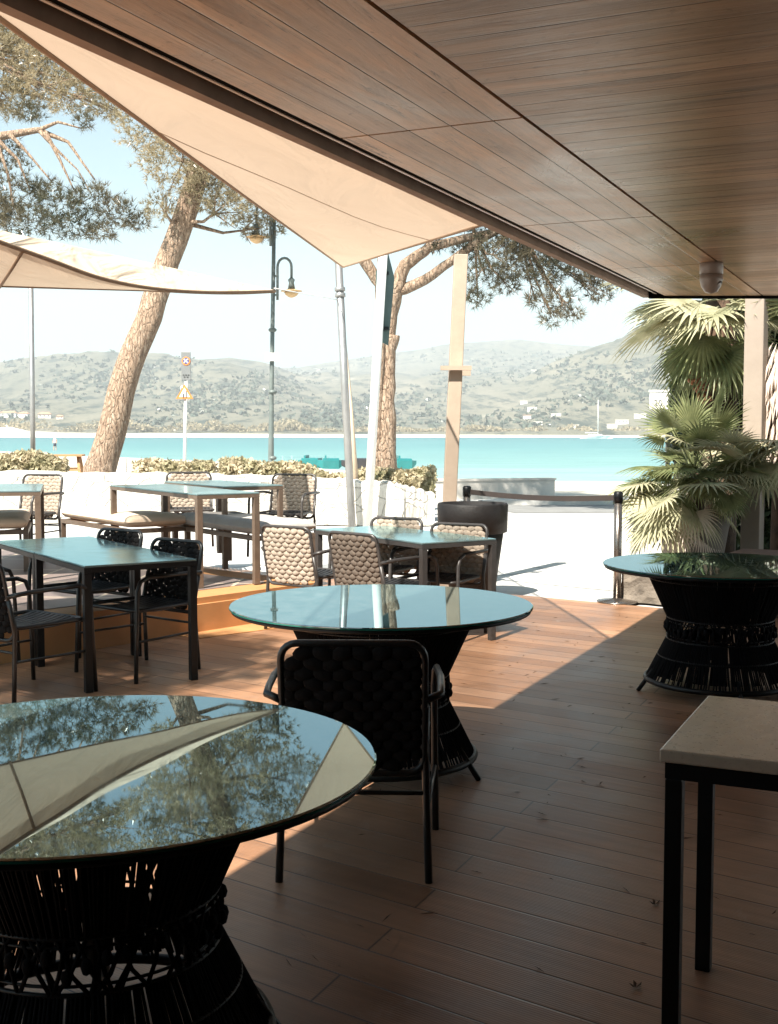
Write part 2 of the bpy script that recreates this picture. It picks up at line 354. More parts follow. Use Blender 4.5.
def fabric(name, c, trans, leak):
    t = NT(name); o = t.coord(); nz = t.noise(o, 1.2, 5, .6); col = t.ramp(nz, [(.3, tuple(q * .93 for q in c)), (.7, c)])
    t.l(col, t.b.inputs['Base Color']); t.b.inputs['Roughness'].default_value = .9; t.b.inputs['Specular IOR Level'].default_value = .1
    wv = t.noise(t.mapping(o, (1.6, .45, 1), rot=(0, 0, .35)), 1.6, 3, .5, 1.2); t.bump(wv, .6, .16)
    tr = t.n('ShaderNodeBsdfTranslucent'); t.l(col, tr.inputs[0]); mx = t.n('ShaderNodeMixShader'); mx.inputs[0].default_value = trans
    t.l(t.b.outputs[0], mx.inputs[1]); t.l(tr.outputs[0], mx.inputs[2])
    tp = t.n('ShaderNodeBsdfTransparent'); m2 = t.n('ShaderNodeMixShader')
    lw = t.n('ShaderNodeLayerWeight'); lw.inputs['Blend'].default_value = .5   # open weave: holes are only seen face on
    t.l(t.ramp(t.math('SUBTRACT', 1.0, lw.outputs['Facing']), [(.32, (0, 0, 0)), (.75, (leak,) * 3)]), m2.inputs[0])
    t.l(mx.outputs[0], m2.inputs[1]); t.l(tp.outputs[0], m2.inputs[2]); t.l(m2.outputs[0], t.out.inputs[0]); return t.m
M['sail_cream'] = fabric('sail_cream', (.56, .435, .33), .40, .66)
M['sail_tan'] = fabric('sail_tan', (.70, .57, .44), .17, .42)
M['sail_white'] = fabric('sail_white', (.82, .80, .77), .2, .05)
M['hem_light'] = simple('hem_light', (.42, .31, .22), .9, 0, .1, 9)
M['hem'] = simple('hem', (.22, .14, .085), .9, 0, .1, 9)

def paving_mat():
    t = NT('pale_paving'); o = t.coord(); a = t.noise(o, .7, 6, .65); b = t.noise(o, 14, 5, .7)
    col = t.ramp(a, [(.3, (.46, .45, .43)), (.7, (.62, .61, .59))]); col = t.mix(1.0, col, t.ramp(b, [(.3, (.9, .9, .9)), (.7, (1.06, 1.06, 1.06))]), 'MULTIPLY')
    br = t.n('ShaderNodeTexBrick'); br.inputs['Scale'].default_value = 1; br.inputs['Brick Width'].default_value = 2.4; br.inputs['Row Height'].default_value = 2.4; br.inputs['Mortar Size'].default_value = .02; br.offset = 0
    br.inputs['Color1'].default_value = (1, 1, 1, 1); br.inputs['Color2'].default_value = (.9, .9, .9, 1); br.inputs['Mortar'].default_value = (.3, .3, .3, 1)
    t.l(t.mapping(o, rot=(0, 0, R(53))), br.inputs[0]); col = t.mix(1.0, col, br.outputs[0], 'MULTIPLY')
    t.l(col, t.b.inputs['Base Color']); t.b.inputs['Roughness'].default_value = .9; t.bump(b, .3, .004); return t.m
M['paving'] = paving_mat()
def sand_mat():
    t = NT('sand'); o = t.coord(); a = t.noise(o, .15, 6, .65); b = t.noise(o, 3, 5, .7)
    col = t.ramp(a, [(.3, (.50, .45, .38)), (.7, (.60, .55, .47))]); t.l(col, t.b.inputs['Base Color']); t.b.inputs['Roughness'].default_value = .95; t.bump(b, .4, .05); return t.m
M['sand'] = sand_mat()
def tile_mat():
    t = NT('terrace_tiles'); o = t.coord(); b = t.noise(o, 9, 5, .7)
    br = t.n('ShaderNodeTexBrick'); br.inputs['Scale'].default_value = 1; br.inputs['Brick Width'].default_value = .9; br.inputs['Row Height'].default_value = .9; br.inputs['Mortar Size'].default_value = .014; br.offset = 0
    br.inputs['Color1'].default_value = (.155, .125, .12, 1); br.inputs['Color2'].default_value = (.20, .155, .14, 1); br.inputs['Mortar'].default_value = (.48, .40, .30, 1)
    t.l(t.mapping(o, rot=(0, 0, R(3))), br.inputs[0]); col = t.mix(1.0, br.outputs[0], t.ramp(b, [(.3, (.88, .88, .88)), (.7, (1.08, 1.08, 1.08))]), 'MULTIPLY')
    t.l(col, t.b.inputs['Base Color']); t.b.inputs['Roughness'].default_value = .5; t.bump(b, .2, .004); return t.m
M['tiles'] = tile_mat()
def wall_mat():
    t = NT('dry_stone'); o = t.coord(); v = t.n('ShaderNodeTexVoronoi', feature='DISTANCE_TO_EDGE'); v.inputs['Scale'].default_value = 2.6
    nz = t.n('ShaderNodeTexNoise'); nz.inputs['Scale'].default_value = 2; t.l(o, nz.inputs[0]); wob = t.mix(.12, o, nz.outputs['Color'])
    mp = t.mapping(wob, (1, 1, 2.0)); t.l(mp, v.inputs[0]); v2 = t.n('ShaderNodeTexVoronoi'); v2.inputs['Scale'].default_value = 2.6; t.l(mp, v2.inputs[0])
    j = t.ramp(v.outputs['Distance'], [(.0, (0, 0, 0)), (.03, (1, 1, 1))]); st = t.ramp(v2.outputs['Color'], [(0, (.48, .45, .40)), (1, (.66, .63, .58))])
    f = t.noise(o, 12, 6, .7); st = t.mix(1.0, st, t.ramp(f, [(.3, (.85, .85, .85)), (.7, (1.1, 1.1, 1.1))]), 'MULTIPLY')
    t.l(t.mix(j, (.47, .44, .39), st), t.b.inputs['Base Color']); t.b.inputs['Roughness'].default_value = .95; t.bump(t.math('ADD', j, t.math('MULTIPLY', f, .5)), .8, .03); return t.m
M['stone'] = wall_mat()
def water_mat():
    t = NT('sea_water'); g = t.coord('Object'); ln = t.n('ShaderNodeVectorMath', operation='LENGTH'); t.l(g, ln.inputs[0])
    nz = t.noise(t.mapping(g, (.006, .03, 1)), 1, 5, .6)
    d = t.math('ADD', t.math('DIVIDE', ln.outputs['Value'], 800.0), t.math('MULTIPLY', t.math('SUBTRACT', nz, .5), .25))
    col = t.ramp(d, [(.08, (.27, .38, .36)), (.15, (.15, .28, .27)), (.35, (.085, .215, .22)), (.95, (.04, .15, .165))])
    t.l(col, t.b.inputs['Base Color']); t.b.inputs['Roughness'].default_value = .35; t.b.inputs['Specular IOR Level'].default_value = .25
    rp = t.noise(t.mapping(g, (.05, .35, 1)), 1, 7, .7, .4); c2 = t.mix(1.0, col, t.ramp(rp, [(.35, (.78, .80, .82)), (.5, (1, 1, 1)), (.68, (1.35, 1.3, 1.28))]), 'MULTIPLY'); t.l(c2, t.b.inputs['Base Color'])
    t.bump(t.noise(t.mapping(g, (.35, 1.2, 1)), 1, 5, .6), .8, .4); return t.m
M['water'] = water_mat()
def hill_mat():
    t = NT('maquis_hillside'); g = t.coord('Object'); g = t.mapping(g, (1, .22, 2.2)); a = t.noise(g, .004, 8, .75); b = t.noise(g, .035, 7, .8); c = t.noise(g, .012, 5, .65)
    col = t.ramp(a, [(.32, (.085, .085, .055)), (.55, (.14, .13, .09)), (.75, (.24, .21, .155))])
    col = t.mix(t.ramp(b, [(.5, (0, 0, 0)), (.58, (1, 1, 1))]), col, (.025, .034, .022))
    col = t.mix(t.ramp(c, [(.66, (0, 0, 0)), (.72, (.8, .8, .8))]), col, (.42, .38, .30))
    t.l(col, t.b.inputs['Base Color']); t.b.inputs['Roughness'].default_value = .95; t.bump(b, .5, 6); return t.m
M['hill'] = hill_mat()

# ---------------------------------------------------------------- setting: terrain, sea, hills
SEA = -2.0
def shore_r(az):   # near shoreline distance by azimuth (deg)
    return float(np.interp(az, [-60, -18, -15, -12, -4, 2, 12, 60], [300, 235, 190, 168, 120, 92, 84, 80]))
def build_terrain():
    azs = list(np.arange(-75, 75.1, 1.0)); V = []; Fc = []
    fr = [0, .02, .12, .3, .5, .7, .85, .95, 1.0, 1.15, 1.4]
    for az in azs:
        s = shore_r(az); r0 = 28
        for f in fr:
            r = r0 + (s - r0) * f; z = -.03 + (SEA + .03) * min(f, 1) ** 1.3 - max(0, f - 1) * 4 + .02
            if 0.02 < f < .95: z += .08 * math.sin(r * .7 + az) * f
            V.append((r * math.sin(R(az)), r * math.cos(R(az)), z - .03))
    n = len(fr)
    for i in range(len(azs) - 1):
        for j in range(n - 1): Fc.append((i * n + j, (i + 1) * n + j, (i + 1) * n + j + 1, i * n + j + 1))
    mb = MB(); mb.add(V, Fc, True); tag(mb.build('beach', M['sand']), kind='structure')
build_terrain()
mb = MB(); mb.add([(-400, -300, -.02), (400, -300, -.02), (400, 29, -.02), (-400, 29, -.02)], [(0, 1, 2, 3)]); tag(mb.build('ground', M['paving']), kind='structure')
mb = MB(); mb.add([(-9000, -400, SEA - 3), (9000, -400, SEA - 3), (9000, 9000, SEA - 3), (-9000, 9000, SEA - 3)], [(0, 1, 2, 3)]); tag(mb.build('seabed', M['sand']), kind='structure')
mb = MB(); mb.add([(-1500, 60, SEA), (1500, 60, SEA), (1500, 1400, SEA), (-1500, 1400, SEA)], [(0, 1, 2, 3)]); tag(mb.build('sea', M['water']), kind='structure')

M['shadow_grey'] = simple('shadow_grey', (.19, .19, .185), .9, 0, .15, 3, .3)
mb = MB(); mb.add([(2.4, 22.9, -.012), (40, 25.5, -.012), (40, 28.2, -.012), (1.9, 25.3, -.012)], [(0, 1, 2, 3)]); tag(mb.build('tree_shadow', M['shadow_grey']), kind='structure')  # grey strip stands in for a tree's shadow on the paving
mb = MB(); mb.prism([(1.9, 25.32), (40, 28.22), (40, 28.42), (1.9, 25.52)], -.03, .09); tag(mb.build('kerb', M['paving']), kind='structure')
def fbm(x, seed, octv=5):
    r = np.random.default_rng(seed); y = np.zeros_like(x); a = 1.0; f = 1.0
    for _ in range(octv):
        ph = r.uniform(0, 6.28, 3); fr_ = r.uniform(.7, 1.3, 3) * f
        for p_, q in zip(ph, fr_): y += a * np.sin(x * q + p_) / 3
        a *= .5; f *= 2.1
    return y
def hills(name, r_in, r_top, sky_px, sky_py, seed, beach=0):
    """sheet of land: rises from the shore at r_in to a crest at r_top whose height follows the ridge"""
    px = np.arange(-700, 1500, 5.0); az = np.arctan((px - 389) / F)
    crest = np.interp(px, sky_px, sky_py); crest = crest - 1.1 * fbm(px * .05, seed)
    ztop = CAMZ + (432 - crest) / F * r_top
    rows = []; prof = []
    fr = np.concatenate([[0, .004, .02], np.linspace(.05, 1, 26), [1.1, 1.3]])
    for k, f in enumerate(fr):
        r = r_in + (r_top - r_in) * f
        base = SEA - .5 + min(f / .02, 1) * beach
        if f <= 1: g = (max(0, f - .03) / .97) ** 1.15; g = g * (1.0 + .10 * np.sin(f * 9 + px * .01))
        else: g = 1 - (f - 1) * 1.2
        rough = 1 + (.05 * fbm(px * .03 + f * 5, seed + 3) + .035 * fbm(px * .09 - f * 14, seed + 5)) * (1 if f < .95 else .0) * (f > .03)
        z = base + (ztop - base) * g * rough * (1 if f <= 1 else 1)
        rr = r / np.cos(az)
        rows.append(np.stack([rr * np.sin(az), rr * np.cos(az), z], 1))
    V = np.concatenate(rows); n = len(px); m = len(fr)
    i = np.arange(n - 1); Fq = np.concatenate([np.stack([j * n + i, j * n + i + 1, (j + 1) * n + i + 1, (j + 1) * n + i], 1) for j in range(m - 1)])
    o = arr_mesh(name, V, Fq, M['hill']); o.data.polygons.foreach_set('use_smooth', [True] * len(Fq)); tag(o, kind='structure'); return o
hills('hills', 900, 3200, [-700, 0, 60, 200, 300, 380, 440, 520, 580, 700, 1500], [350, 372, 366, 362, 364, 357, 352, 349, 353, 350, 345], 3, 4)
hills('hills', 880, 2100, [-700, -60, 0, 40, 90, 190, 230, 262, 320, 400, 500, 600, 1500], [330, 362, 366, 358, 352, 353, 350, 357, 378, 405, 425, 430, 430], 9, 4)
hills('hills', 870, 1700, [-700, 380, 440, 480, 540, 600, 640, 700, 1500], [431, 431, 420, 402, 375, 350, 336, 315, 290], 14, 4)
# far beach strip, slightly raised dune on the left
def far_beach():
    px = np.arange(-500, 1300, 8.0); az = np.arctan((px - 389) / F); V = []
    hgt = np.interp(px, [-500, -20, 12, 30, 60, 140, 300, 620, 1300], [7, 6, 7.5, 4.2, 3.4, 3.0, 2.4, 1.4, 1.2])
    for r, k in ((790, -.4), (806, 0.3), (850, .75), (900, 1.0), (960, .9)):
        rr = r / np.cos(az); V.append(np.stack([rr * np.sin(az), rr * np.cos(az), SEA + hgt * k + (0 if k > 0 else -.2)], 1))
    V = np.concatenate(V); n = len(px); i = np.arange(n - 1)
    Fq = np.concatenate([np.stack([j * n + i, j * n + i + 1, (j + 1) * n + i + 1, (j + 1) * n + i], 1) for j in range(4)])
    o = arr_mesh('beach', V, Fq, M['sand']); tag(o, kind='structure')
far_beach()

# far-off wood along the opposite shore (one mass)
def leaf_cloud(n, centre_fn, size, up=.4):
    """n random leaf quads; centre_fn(n)->(n,3)"""
    c = centre_fn(n); a = RNG.normal(size=(n, 3)); a /= np.linalg.norm(a, axis=1)[:, None]
    b = RNG.normal(size=(n, 3)); b -= a * (a * b).sum(1)[:, None]; b /= np.linalg.norm(b, axis=1)[:, None]
    s = (size * RNG.uniform(.5, 1.3, n))[:, None]
    V = np.stack([c - a * s, c + b * s * .5, c + a * s, c - b * s * .5], 1).reshape(-1, 3)
    return V, np.arange(4 * n).reshape(-1, 4)
def wood():
    Vs = []; Fs = []; off = 0
    for k in range(420):
        px = RNG.uniform(-60, 700); d = RNG.uniform(905, 1010); h = RNG.uniform(5, 13) * (1.0 if px < 300 else .62) * (.75 + .25 * math.sin(px * .07))
        c = D(px, 432, d); wd = RNG.uniform(4, 9)
        def cf(n): 
            q = RNG.normal(size=(n, 3)); q /= np.linalg.norm(q, axis=1)[:, None]; q *= RNG.uniform(.5, 1, (n, 1)) ** .5
            return q * np.array([wd, wd, h * .32]) + np.array([c.x, c.y, SEA + 2.2 + h * .68])
        V, Fq = leaf_cloud(60, cf, 1.6); Vs.append(V); Fs.append(Fq + off); off += len(V)
    o = arr_mesh('wood', np.concatenate(Vs), np.concatenate(Fs), M['needles_pale']); tag(o, 'low pine wood along the far shore of the bay', 'wood', kind='stuff')
wood()

# houses
from mathutils.bvhtree import BVHTree
dg_ = bpy.context.evaluated_depsgraph_get(); hv = []; hf = []
for o_ in bpy.data.objects:
    if o_.name.startswith('hills') or o_.name == 'beach.001':
        n0 = len(hv); hv += [v.co.copy() for v in o_.data.vertices]; hf += [tuple(i + n0 for i in p.vertices) for p in o_.data.polygons]
hbvh = BVHTree.FromPolygons(hv, hf)
def on_land(px, py):
    q = D(px, py, 1000); o0 = Vector((0, 0, CAMZ)); r_ = hbvh.ray_cast(o0, (q - o0).normalized()); return r_[0]
def maquis():
    Vs = []; Fs = []; off = 0
    for k in range(5200):
        px = RNG.uniform(-40, 680); py = 350 + 78 * RNG.uniform(0, 1) ** .7
        if math.sin(px * .035 + py * .11) + math.sin(px * .013 - py * .07 + 1) + RNG.uniform(-1.2, 1.2) < .1: continue
        q = on_land(px, py)
        if q is None or q.y < 930: continue
        r_ = RNG.uniform(2.0, 5.5) * (q.y / 1500) ** .6; n = 6
        V, Fq = leaf_cloud(n, lambda n_: RNG.normal(0, .45, (n_, 3)) * np.array([r_, r_, r_ * .45]) + np.array([q.x, q.y, q.z + r_ * .25]), r_ * .75)
        Vs.append(V); Fs.append(Fq + off); off += len(V)
    tag(arr_mesh('maquis_shrubs', np.concatenate(Vs), np.concatenate(Fs), M['maquis']), 'dark maquis shrubs dotted over the hillsides', 'shrubs', kind='stuff')
M['maquis'] = leafmat('maquis', (.06, .078, .062), (.115, .13, .10), .1, .01)
maquis()
def house(px, py_base, dist, wdt, dep, hgt, rot, wall, roof, label, nwin=3, flat=False):
    b = on_land(px, py_base) or D(px, py_base, dist); k_ = b.y / dist * .6; wdt *= k_; dep *= k_; hgt *= k_; t = thing('house', label, 'house', b, rot, 'houses across the bay'); nwin = max(2, nwin)
    MB().box((0, 0, hgt / 2 - 2), (wdt, dep, hgt + 4)).build('wall', wall, t)
    if flat: MB().box((0, 0, hgt + .2), (wdt + .6, dep + .6, .5)).build('roof', M['roof_tile'] if int(px) % 2 else M['house_wall'], t)
    else:
        mb = MB(); a, d_ = wdt / 2 + .6, dep / 2 + .6; rz = hgt + dep * .24
        mb.add([(-a, -d_, hgt), (a, -d_, hgt), (a, d_, hgt), (-a, d_, hgt), (-a + dep * .35, 0, rz), (a - dep * .35, 0, rz)], [(0, 1, 5, 4), (1, 2, 5), (2, 3, 4, 5), (3, 0, 4), (3, 2, 1, 0)]); mb.build('roof', roof, t)
    for i in range(nwin):
        x = (i + .5) / nwin * wdt - wdt / 2; MB().box((x, -dep / 2, hgt * .55), (wdt * .09, .3, hgt * .3)).build('window', M['window_dark'], t)
house(9, 417, 960, 20, 10, 5.5, .05, M['house_white'], M['roof_tile'], 'long low house with an orange tiled roof, leftmost across the bay')
house(24, 418, 955, 13, 9, 5.8, -.1, M['house_white'], M['roof_tile'], 'white house with a pale orange roof just left of the thin grey pole', 2)
house(45, 418, 950, 16, 12, 5.0, .15, M['house_wall'], M['roof_tile'], 'cream house with a wide hipped roof just right of the thin grey pole', 3)
house(60, 419, 965, 9, 8, 3.6, .2, M['house_wall'], M['roof_tile'], 'small cream house low among the trees left of the leaning pine', 2)
hs = [(524, 404, 1250, 12, 7, 5, 'topmost white house on the slope right of the brown post'), (532, 411, 1230, 16, 8, 6, 'wide white house below the topmost one on the slope'), (527, 419, 1180, 11, 8, 6, 'white block house midway down the slope right of the brown post'),
      (538, 425, 1120, 13, 8, 5, 'white house near the foot of the slope right of the brown post'), (556, 416, 1200, 16, 7, 4, 'long low white house on the slope left of the yacht mast'), (612, 428, 1020, 14, 8, 5, 'white house low on the slope just right of the yacht mast'),
      (622, 424, 1060, 17, 8, 6, 'broad white house on the slope between the mast and the palm'), (640, 418, 1120, 18, 9, 6, 'white house on the slope against the palm fronds'), (576, 428, 1040, 8, 6, 4, 'tiny white house on the shore left of the yacht mast')]
for h_ in hs: house(h_[0], h_[1], h_[2], h_[3], h_[4], h_[5], RNG.uniform(-.3, .3), M['house_white'], None, h_[6], 3, True)

# yacht
b = D(596, 440.3, 640); b.z = SEA; t = thing('sailing_yacht', 'white sailing yacht with a bare tall mast at anchor', 'yacht', b, .1)
mb = MB(); prof = [(-8.5, .9), (-6, 1.9), (0, 2.3), (5, 1.6), (9, .15)]
V = []
for x, hw in prof: V += [(x, -hw, 1.6), (x, hw, 1.6), (x, hw * .55, -.3), (x, -hw * .55, -.3)]
Fc = [(4 * i + a, 4 * i + (a + 1) % 4, 4 * i + 4 + (a + 1) % 4, 4 * i + 4 + a) for i in range(4) for a in range(4)] + [(0, 1, 2, 3), (19, 18, 17, 16)]
mb.add(V, Fc); mb.build('hull', M['hull_white'], t)
MB().box((-.5, 0, 2.0), (7, 2.4, .8)).build('cabin', M['hull_white'], t, bevel=.1)
MB().tube([(1, 0, 1.8), (1, 0, 20.5)], .18, 6).build('mast', M['hull_white'], t); MB().tube([(1, 0, 3.2), (-6, 0, 3.2)], .2, 6).build('boom', M['hull_white'], t)

# person far off at the water
def person(px, py, dist, label):
    b = D(px, py, dist); t = thing('person', label, 'person', b)
    me = bpy.data.meshes.new('body')
    P = [(0, 0, .92), (0, 0, 1.15), (0, 0, 1.40), (0, 0, 1.50), (0, 0, 1.66), (.10, 0, .88), (.12, .03, .48), (.13, .0, .05), (.13, -.12, .02), (-.10, 0, .88), (-.13, -.04, .48), (-.15, 0, .05), (-.15, -.12, .02), (.19, 0, 1.38), (.25, .0, 1.10), (.22, -.12, .88), (-.19, 0, 1.38), (-.25, 0, 1.10), (-.22, -.10, .88)]
    E = [(0, 1), (1, 2), (2, 3), (3, 4), (0, 5), (5, 6), (6, 7), (7, 8), (0, 9), (9, 10), (10, 11), (11, 12), (2, 13), (13, 14), (14, 15), (2, 16), (16, 17), (17, 18)]
    Rr = [.14, .13, .15, .055, .11, .09, .06, .04, .035, .09, .06, .04, .035, .06, .042, .035, .06, .042, .035]
    me.from_pydata([Vector(p) for p in P], E, []); me.materials.append(M['skin']); o = bpy.data.objects.new('body', me); C.objects.link(o); o.parent = t
    o.modifiers.new('skin', 'SKIN')
    for i, r in enumerate(Rr): me.skin_vertices[0].data[i].radius = (r, r)
    me.skin_vertices[0].data[0].use_root = True
    o.modifiers.new('sub', 'SUBSURF').levels = 1
    mb = MB(); mb.lathe([(.17, .93), (.16, 1.1), (.19, 1.3), (.20, 1.42), (.08, 1.48)], seg=12); mb.build('shirt', M['white_paint'], t)
    mb = MB(); mb.lathe([(.19, .55), (.18, .8), (.165, .96)], seg=12); mb.build('shorts', M['cloth_dark'], t)
person(55, 450.5, 150, 'person in white shirt and dark shorts standing at the water edge')

# pale teal sunbeds, pedal boats, dark boat on the beach behind the hedge
def beach_craft(px, py, dist, L, name, mat_, label, cat, group=None, h=.5):
    b = D(px, py, dist); t = thing(name, label, cat, b, RNG.uniform(-.15, .15), group)
    mb = MB()
    for sy in (-.55, .55):
        V = []
        for x, w_, z in [(-L / 2, .18, .2), (-L * .3, .3, 0), (L * .3, .3, 0), (L / 2, .08, .3)]: V += [(x, sy - w_, h), (x, sy + w_, h), (x, sy + w_ * .7, z), (x, sy - w_ * .7, z)]
        mb.add(V, [(4 * i + a, 4 * i + (a + 1) % 4, 4 * i + 4 + (a + 1) % 4, 4 * i + 4 + a) for i in range(3) for a in range(4)] + [(0, 1, 2, 3), (15, 14, 13, 12)])
    mb.build('hull', mat_, t)
    MB().box((0, 0, h + .06), (L * .6, 1.5, .12)).build('deck', mat_, t)
    MB().box((-L * .2, 0, h + .2), (.1, 1.2, .18)).build('backrest', mat_, t)
for i, px in enumerate([279, 288, 297]):
    b = D(px, 467.5, 78); t = thing('sunbed', ['pale teal sunbed nearest the lamp post', 'pale teal sunbed in the middle of the three', 'pale teal sunbed nearest the pedal boats'][i], 'sunbed', b, .1 * i, 'pale sunbeds on the beach')
    MB().box((0, 0, .3), (.9, .6, .06)).build('seat', M['pale_teal'], t)
    MB().box((-.35, 0, .5), (.06, .6, .5)).build('backrest', M['pale_teal'], t)
    for sx in (-.38, .38):
        for sy in (-.25, .25): MB().box((sx, sy, .14), (.05, .05, .28)).build('leg', M['pale_teal'], t)
beach_craft(312, 468, 74, 1.7, 'pedal_boat', M['teal_plastic'], 'teal pedal boat left of the tied poles', 'pedal boat', 'pedal boats on the beach')
beach_craft(331, 468.5, 72, 1.6, 'pedal_boat', M['teal_plastic'], 'teal pedal boat between the sunbeds and the dark boat', 'pedal boat', 'pedal boats on the beach')
beach_craft(403, 469, 70, 1.4, 'pedal_boat', M['teal_plastic'], 'teal pedal boat right of the forked pine trunk', 'pedal boat', 'pedal boats on the beach')
beach_craft(358, 469, 70, 1.9, 'beached_boat', M['dark_plastic'], 'dark boat on the beach behind the tied poles', 'boat')

# ---------------------------------------------------------------- terrace floor
f0 = Vector((1.97, 10.67, 0)); bd = Vector((-.807, .59, 0))
A = f0 + bd * 5.2; B = f0 - bd * 6.5
mb = MB(); mb.prism([(-9, -5), (9, -5), (B.x + 4, 5.5), (B.x, B.y), (f0.x, f0.y), (A.x, A.y), (-9, 13.2)], -.06, 0); tag(mb.build('wooden_deck', M['deck']), kind='structure')
# raised tiled platform with an orange step
fd = Vector((math.sin(R(42)), math.cos(R(42)), 0)); nd = Vector((-fd.y, fd.x, 0))
S0 = G(127, 644, 0); cor = S0 + fd * 2.05
def plat(cornr, back, z0, z1, name, m_, left=9, inset=0):
    a = cornr - fd * left; p = [a, cornr, cornr + nd * back, a + nd * back]
    return MB().prism([(q.x, q.y) for q in p], z0, z1).build(name, m_)
def struct(o): o['kind'] = 'structure'; return o
struct(plat(cor, 6.0, -.05, .215, 'terrace_step', M['orange_tile']))
struct(plat(cor + nd * .035 - fd * .03, 5.95, .216, .262, 'platform_edge', M['orange_tile'], 9))
struct(plat(cor + nd * .36 - fd * .36, 5.2, .2625, .267, 'raised_terrace', M['tiles'], 8.6))
tl = [cor - fd * 1.6, cor - fd * 1.55 - nd * .22, cor + fd * .35 - nd * .45, cor + fd * .55 + nd * .3, cor + nd * .3]
struct(MB().prism([(q.x, q.y) for q in tl], .001, .006).build('path', M['orange_tile']))

# ---------------------------------------------------------------- roof of the terrace (local frame: x = across, y = along)
HC = 2.70
rt = thing('terrace_roof', 'board-formed terrace roof overhead with a black recessed track along its edge', 'roof', (0, 0, 0), -UA)
cu, cv = 10.43, -2.40
fe = lambda v: cu - (v - cv) * math.tan(UA) * -1 if False else cu + (v - cv) * (VH.y / UH.y) * -1   # front edge parallel to world x
def poly_uv(pts, z0, z1, name, m_): return MB().prism([(v, u) for v, u in pts], z0, z1).build(name, m_, rt)
VR = 3.3; UB = -4.5
poly_uv([(cv, UB), (VR, UB), (VR, fe(VR)), (cv, fe(cv))], HC + .05, HC + .42, 'roof_slab', M['fascia'])
poly_uv([(cv + .002, UB), (cv + .052, UB), (cv + .052, fe(cv + .052) - .002), (cv + .002, fe(cv) - .002)], HC - .012, HC + .049, 'edge_lip', M['fascia'])
poly_uv([(cv + .053, UB), (cv + .18, UB), (cv + .18, fe(cv + .18) - .05), (cv + .053, fe(cv + .053) - .05)], HC + .042, HC + .049, 'track', M['roof_black'])
poly_uv([(cv + .105, UB), (cv + .118, UB), (cv + .118, fe(cv + .118) - .05), (cv + .105, fe(cv + .105) - .05)], HC + .016, HC + .020, 'track_rail', M['led_strip'])
us = [UB, -2.1, .1, 2.2, 4.35, 6.6, 8.6, 99]
for i in range(len(us) - 1):
    u0, u1 = us[i] + .007, us[i + 1] - .007
    a, b_ = cv + .181, -1.465
    if u1 > 50: pts = [(a, u0), (b_, u0), (b_, fe(b_) - .06), (a, fe(a) - .06)]
    else: pts = [(a, u0), (b_, u0), (b_, u1), (a, u1)]
    poly_uv(pts, HC, HC + .049, 'ceiling_panel', M['ceil_u'])
poly_uv([(-1.448, UB), (VR, UB), (VR, fe(VR) - .06), (-1.448, fe(-1.448) - .06)], HC, HC + .049, 'ceiling_panel', M['ceil_v'])
poly_uv([(cv + .052, fe(cv + .052) - .045), (VR, fe(VR) - .045), (VR, fe(VR) - .002), (cv + .052, fe(cv + .052) - .002)], HC - .02, HC + .049, 'front_trim', M['roof_black'])
# building walls that close the room behind and to the right
def wallbox(name, label, u0, u1, v0, v1, m_):
    p = [UV(u0, v0), UV(u0, v1), UV(u1, v1), UV(u1, v0)]; o = MB().prism([(q.x, q.y) for q in p], 0.0, HC - .01 + .05).build(name, m_); tag(o, label, 'wall')
M['inner_wall'] = simple('inner_wall', (.07, .055, .045), .8, 0, .2, 3, .2)
wallbox('building_wall', 'brown rendered wall closing the back of the roofed terrace', UB, UB + .25, cv, VR, M['inner_wall'])
wallbox('building_wall', 'unseen brown wall added at the left rear to darken the terrace foreground', UB + .26, .6, cv, cv + .2, M['inner_wall'])  # added out of view to cut the light on the near deck
wallbox('building_wall', 'brown rendered side wall to the right of the roofed terrace', UB + .26, 7.2, VR - .25, VR - .002, M['inner_wall'])

# dome camera under the ceiling
p = G(711.5, 263, HC); t = thing('security_camera', 'grey dome camera fixed under the roof beside the ceiling groove', 'camera', (p.x, p.y, HC))
MB().lathe([(.078, 0), (.08, -.02), (.08, -.075), (.074, -.08)], seg=24).build('mount', M['dome_grey'], t)
MB().lathe([(.079, -.081), (.078, -.12), (.066, -.165), (.042, -.20), (.0, -.212)], seg=24).build('dome', M['dome_grey'], t)
MB().lathe([(.0, 0), (.02, .003), (.028, .0)], (.045, -.045, -.155), 12, M=Matrix.Rotation(R(60), 4, Vector((-1, -1, 0)))).build('lens', M['sign_black'], t)

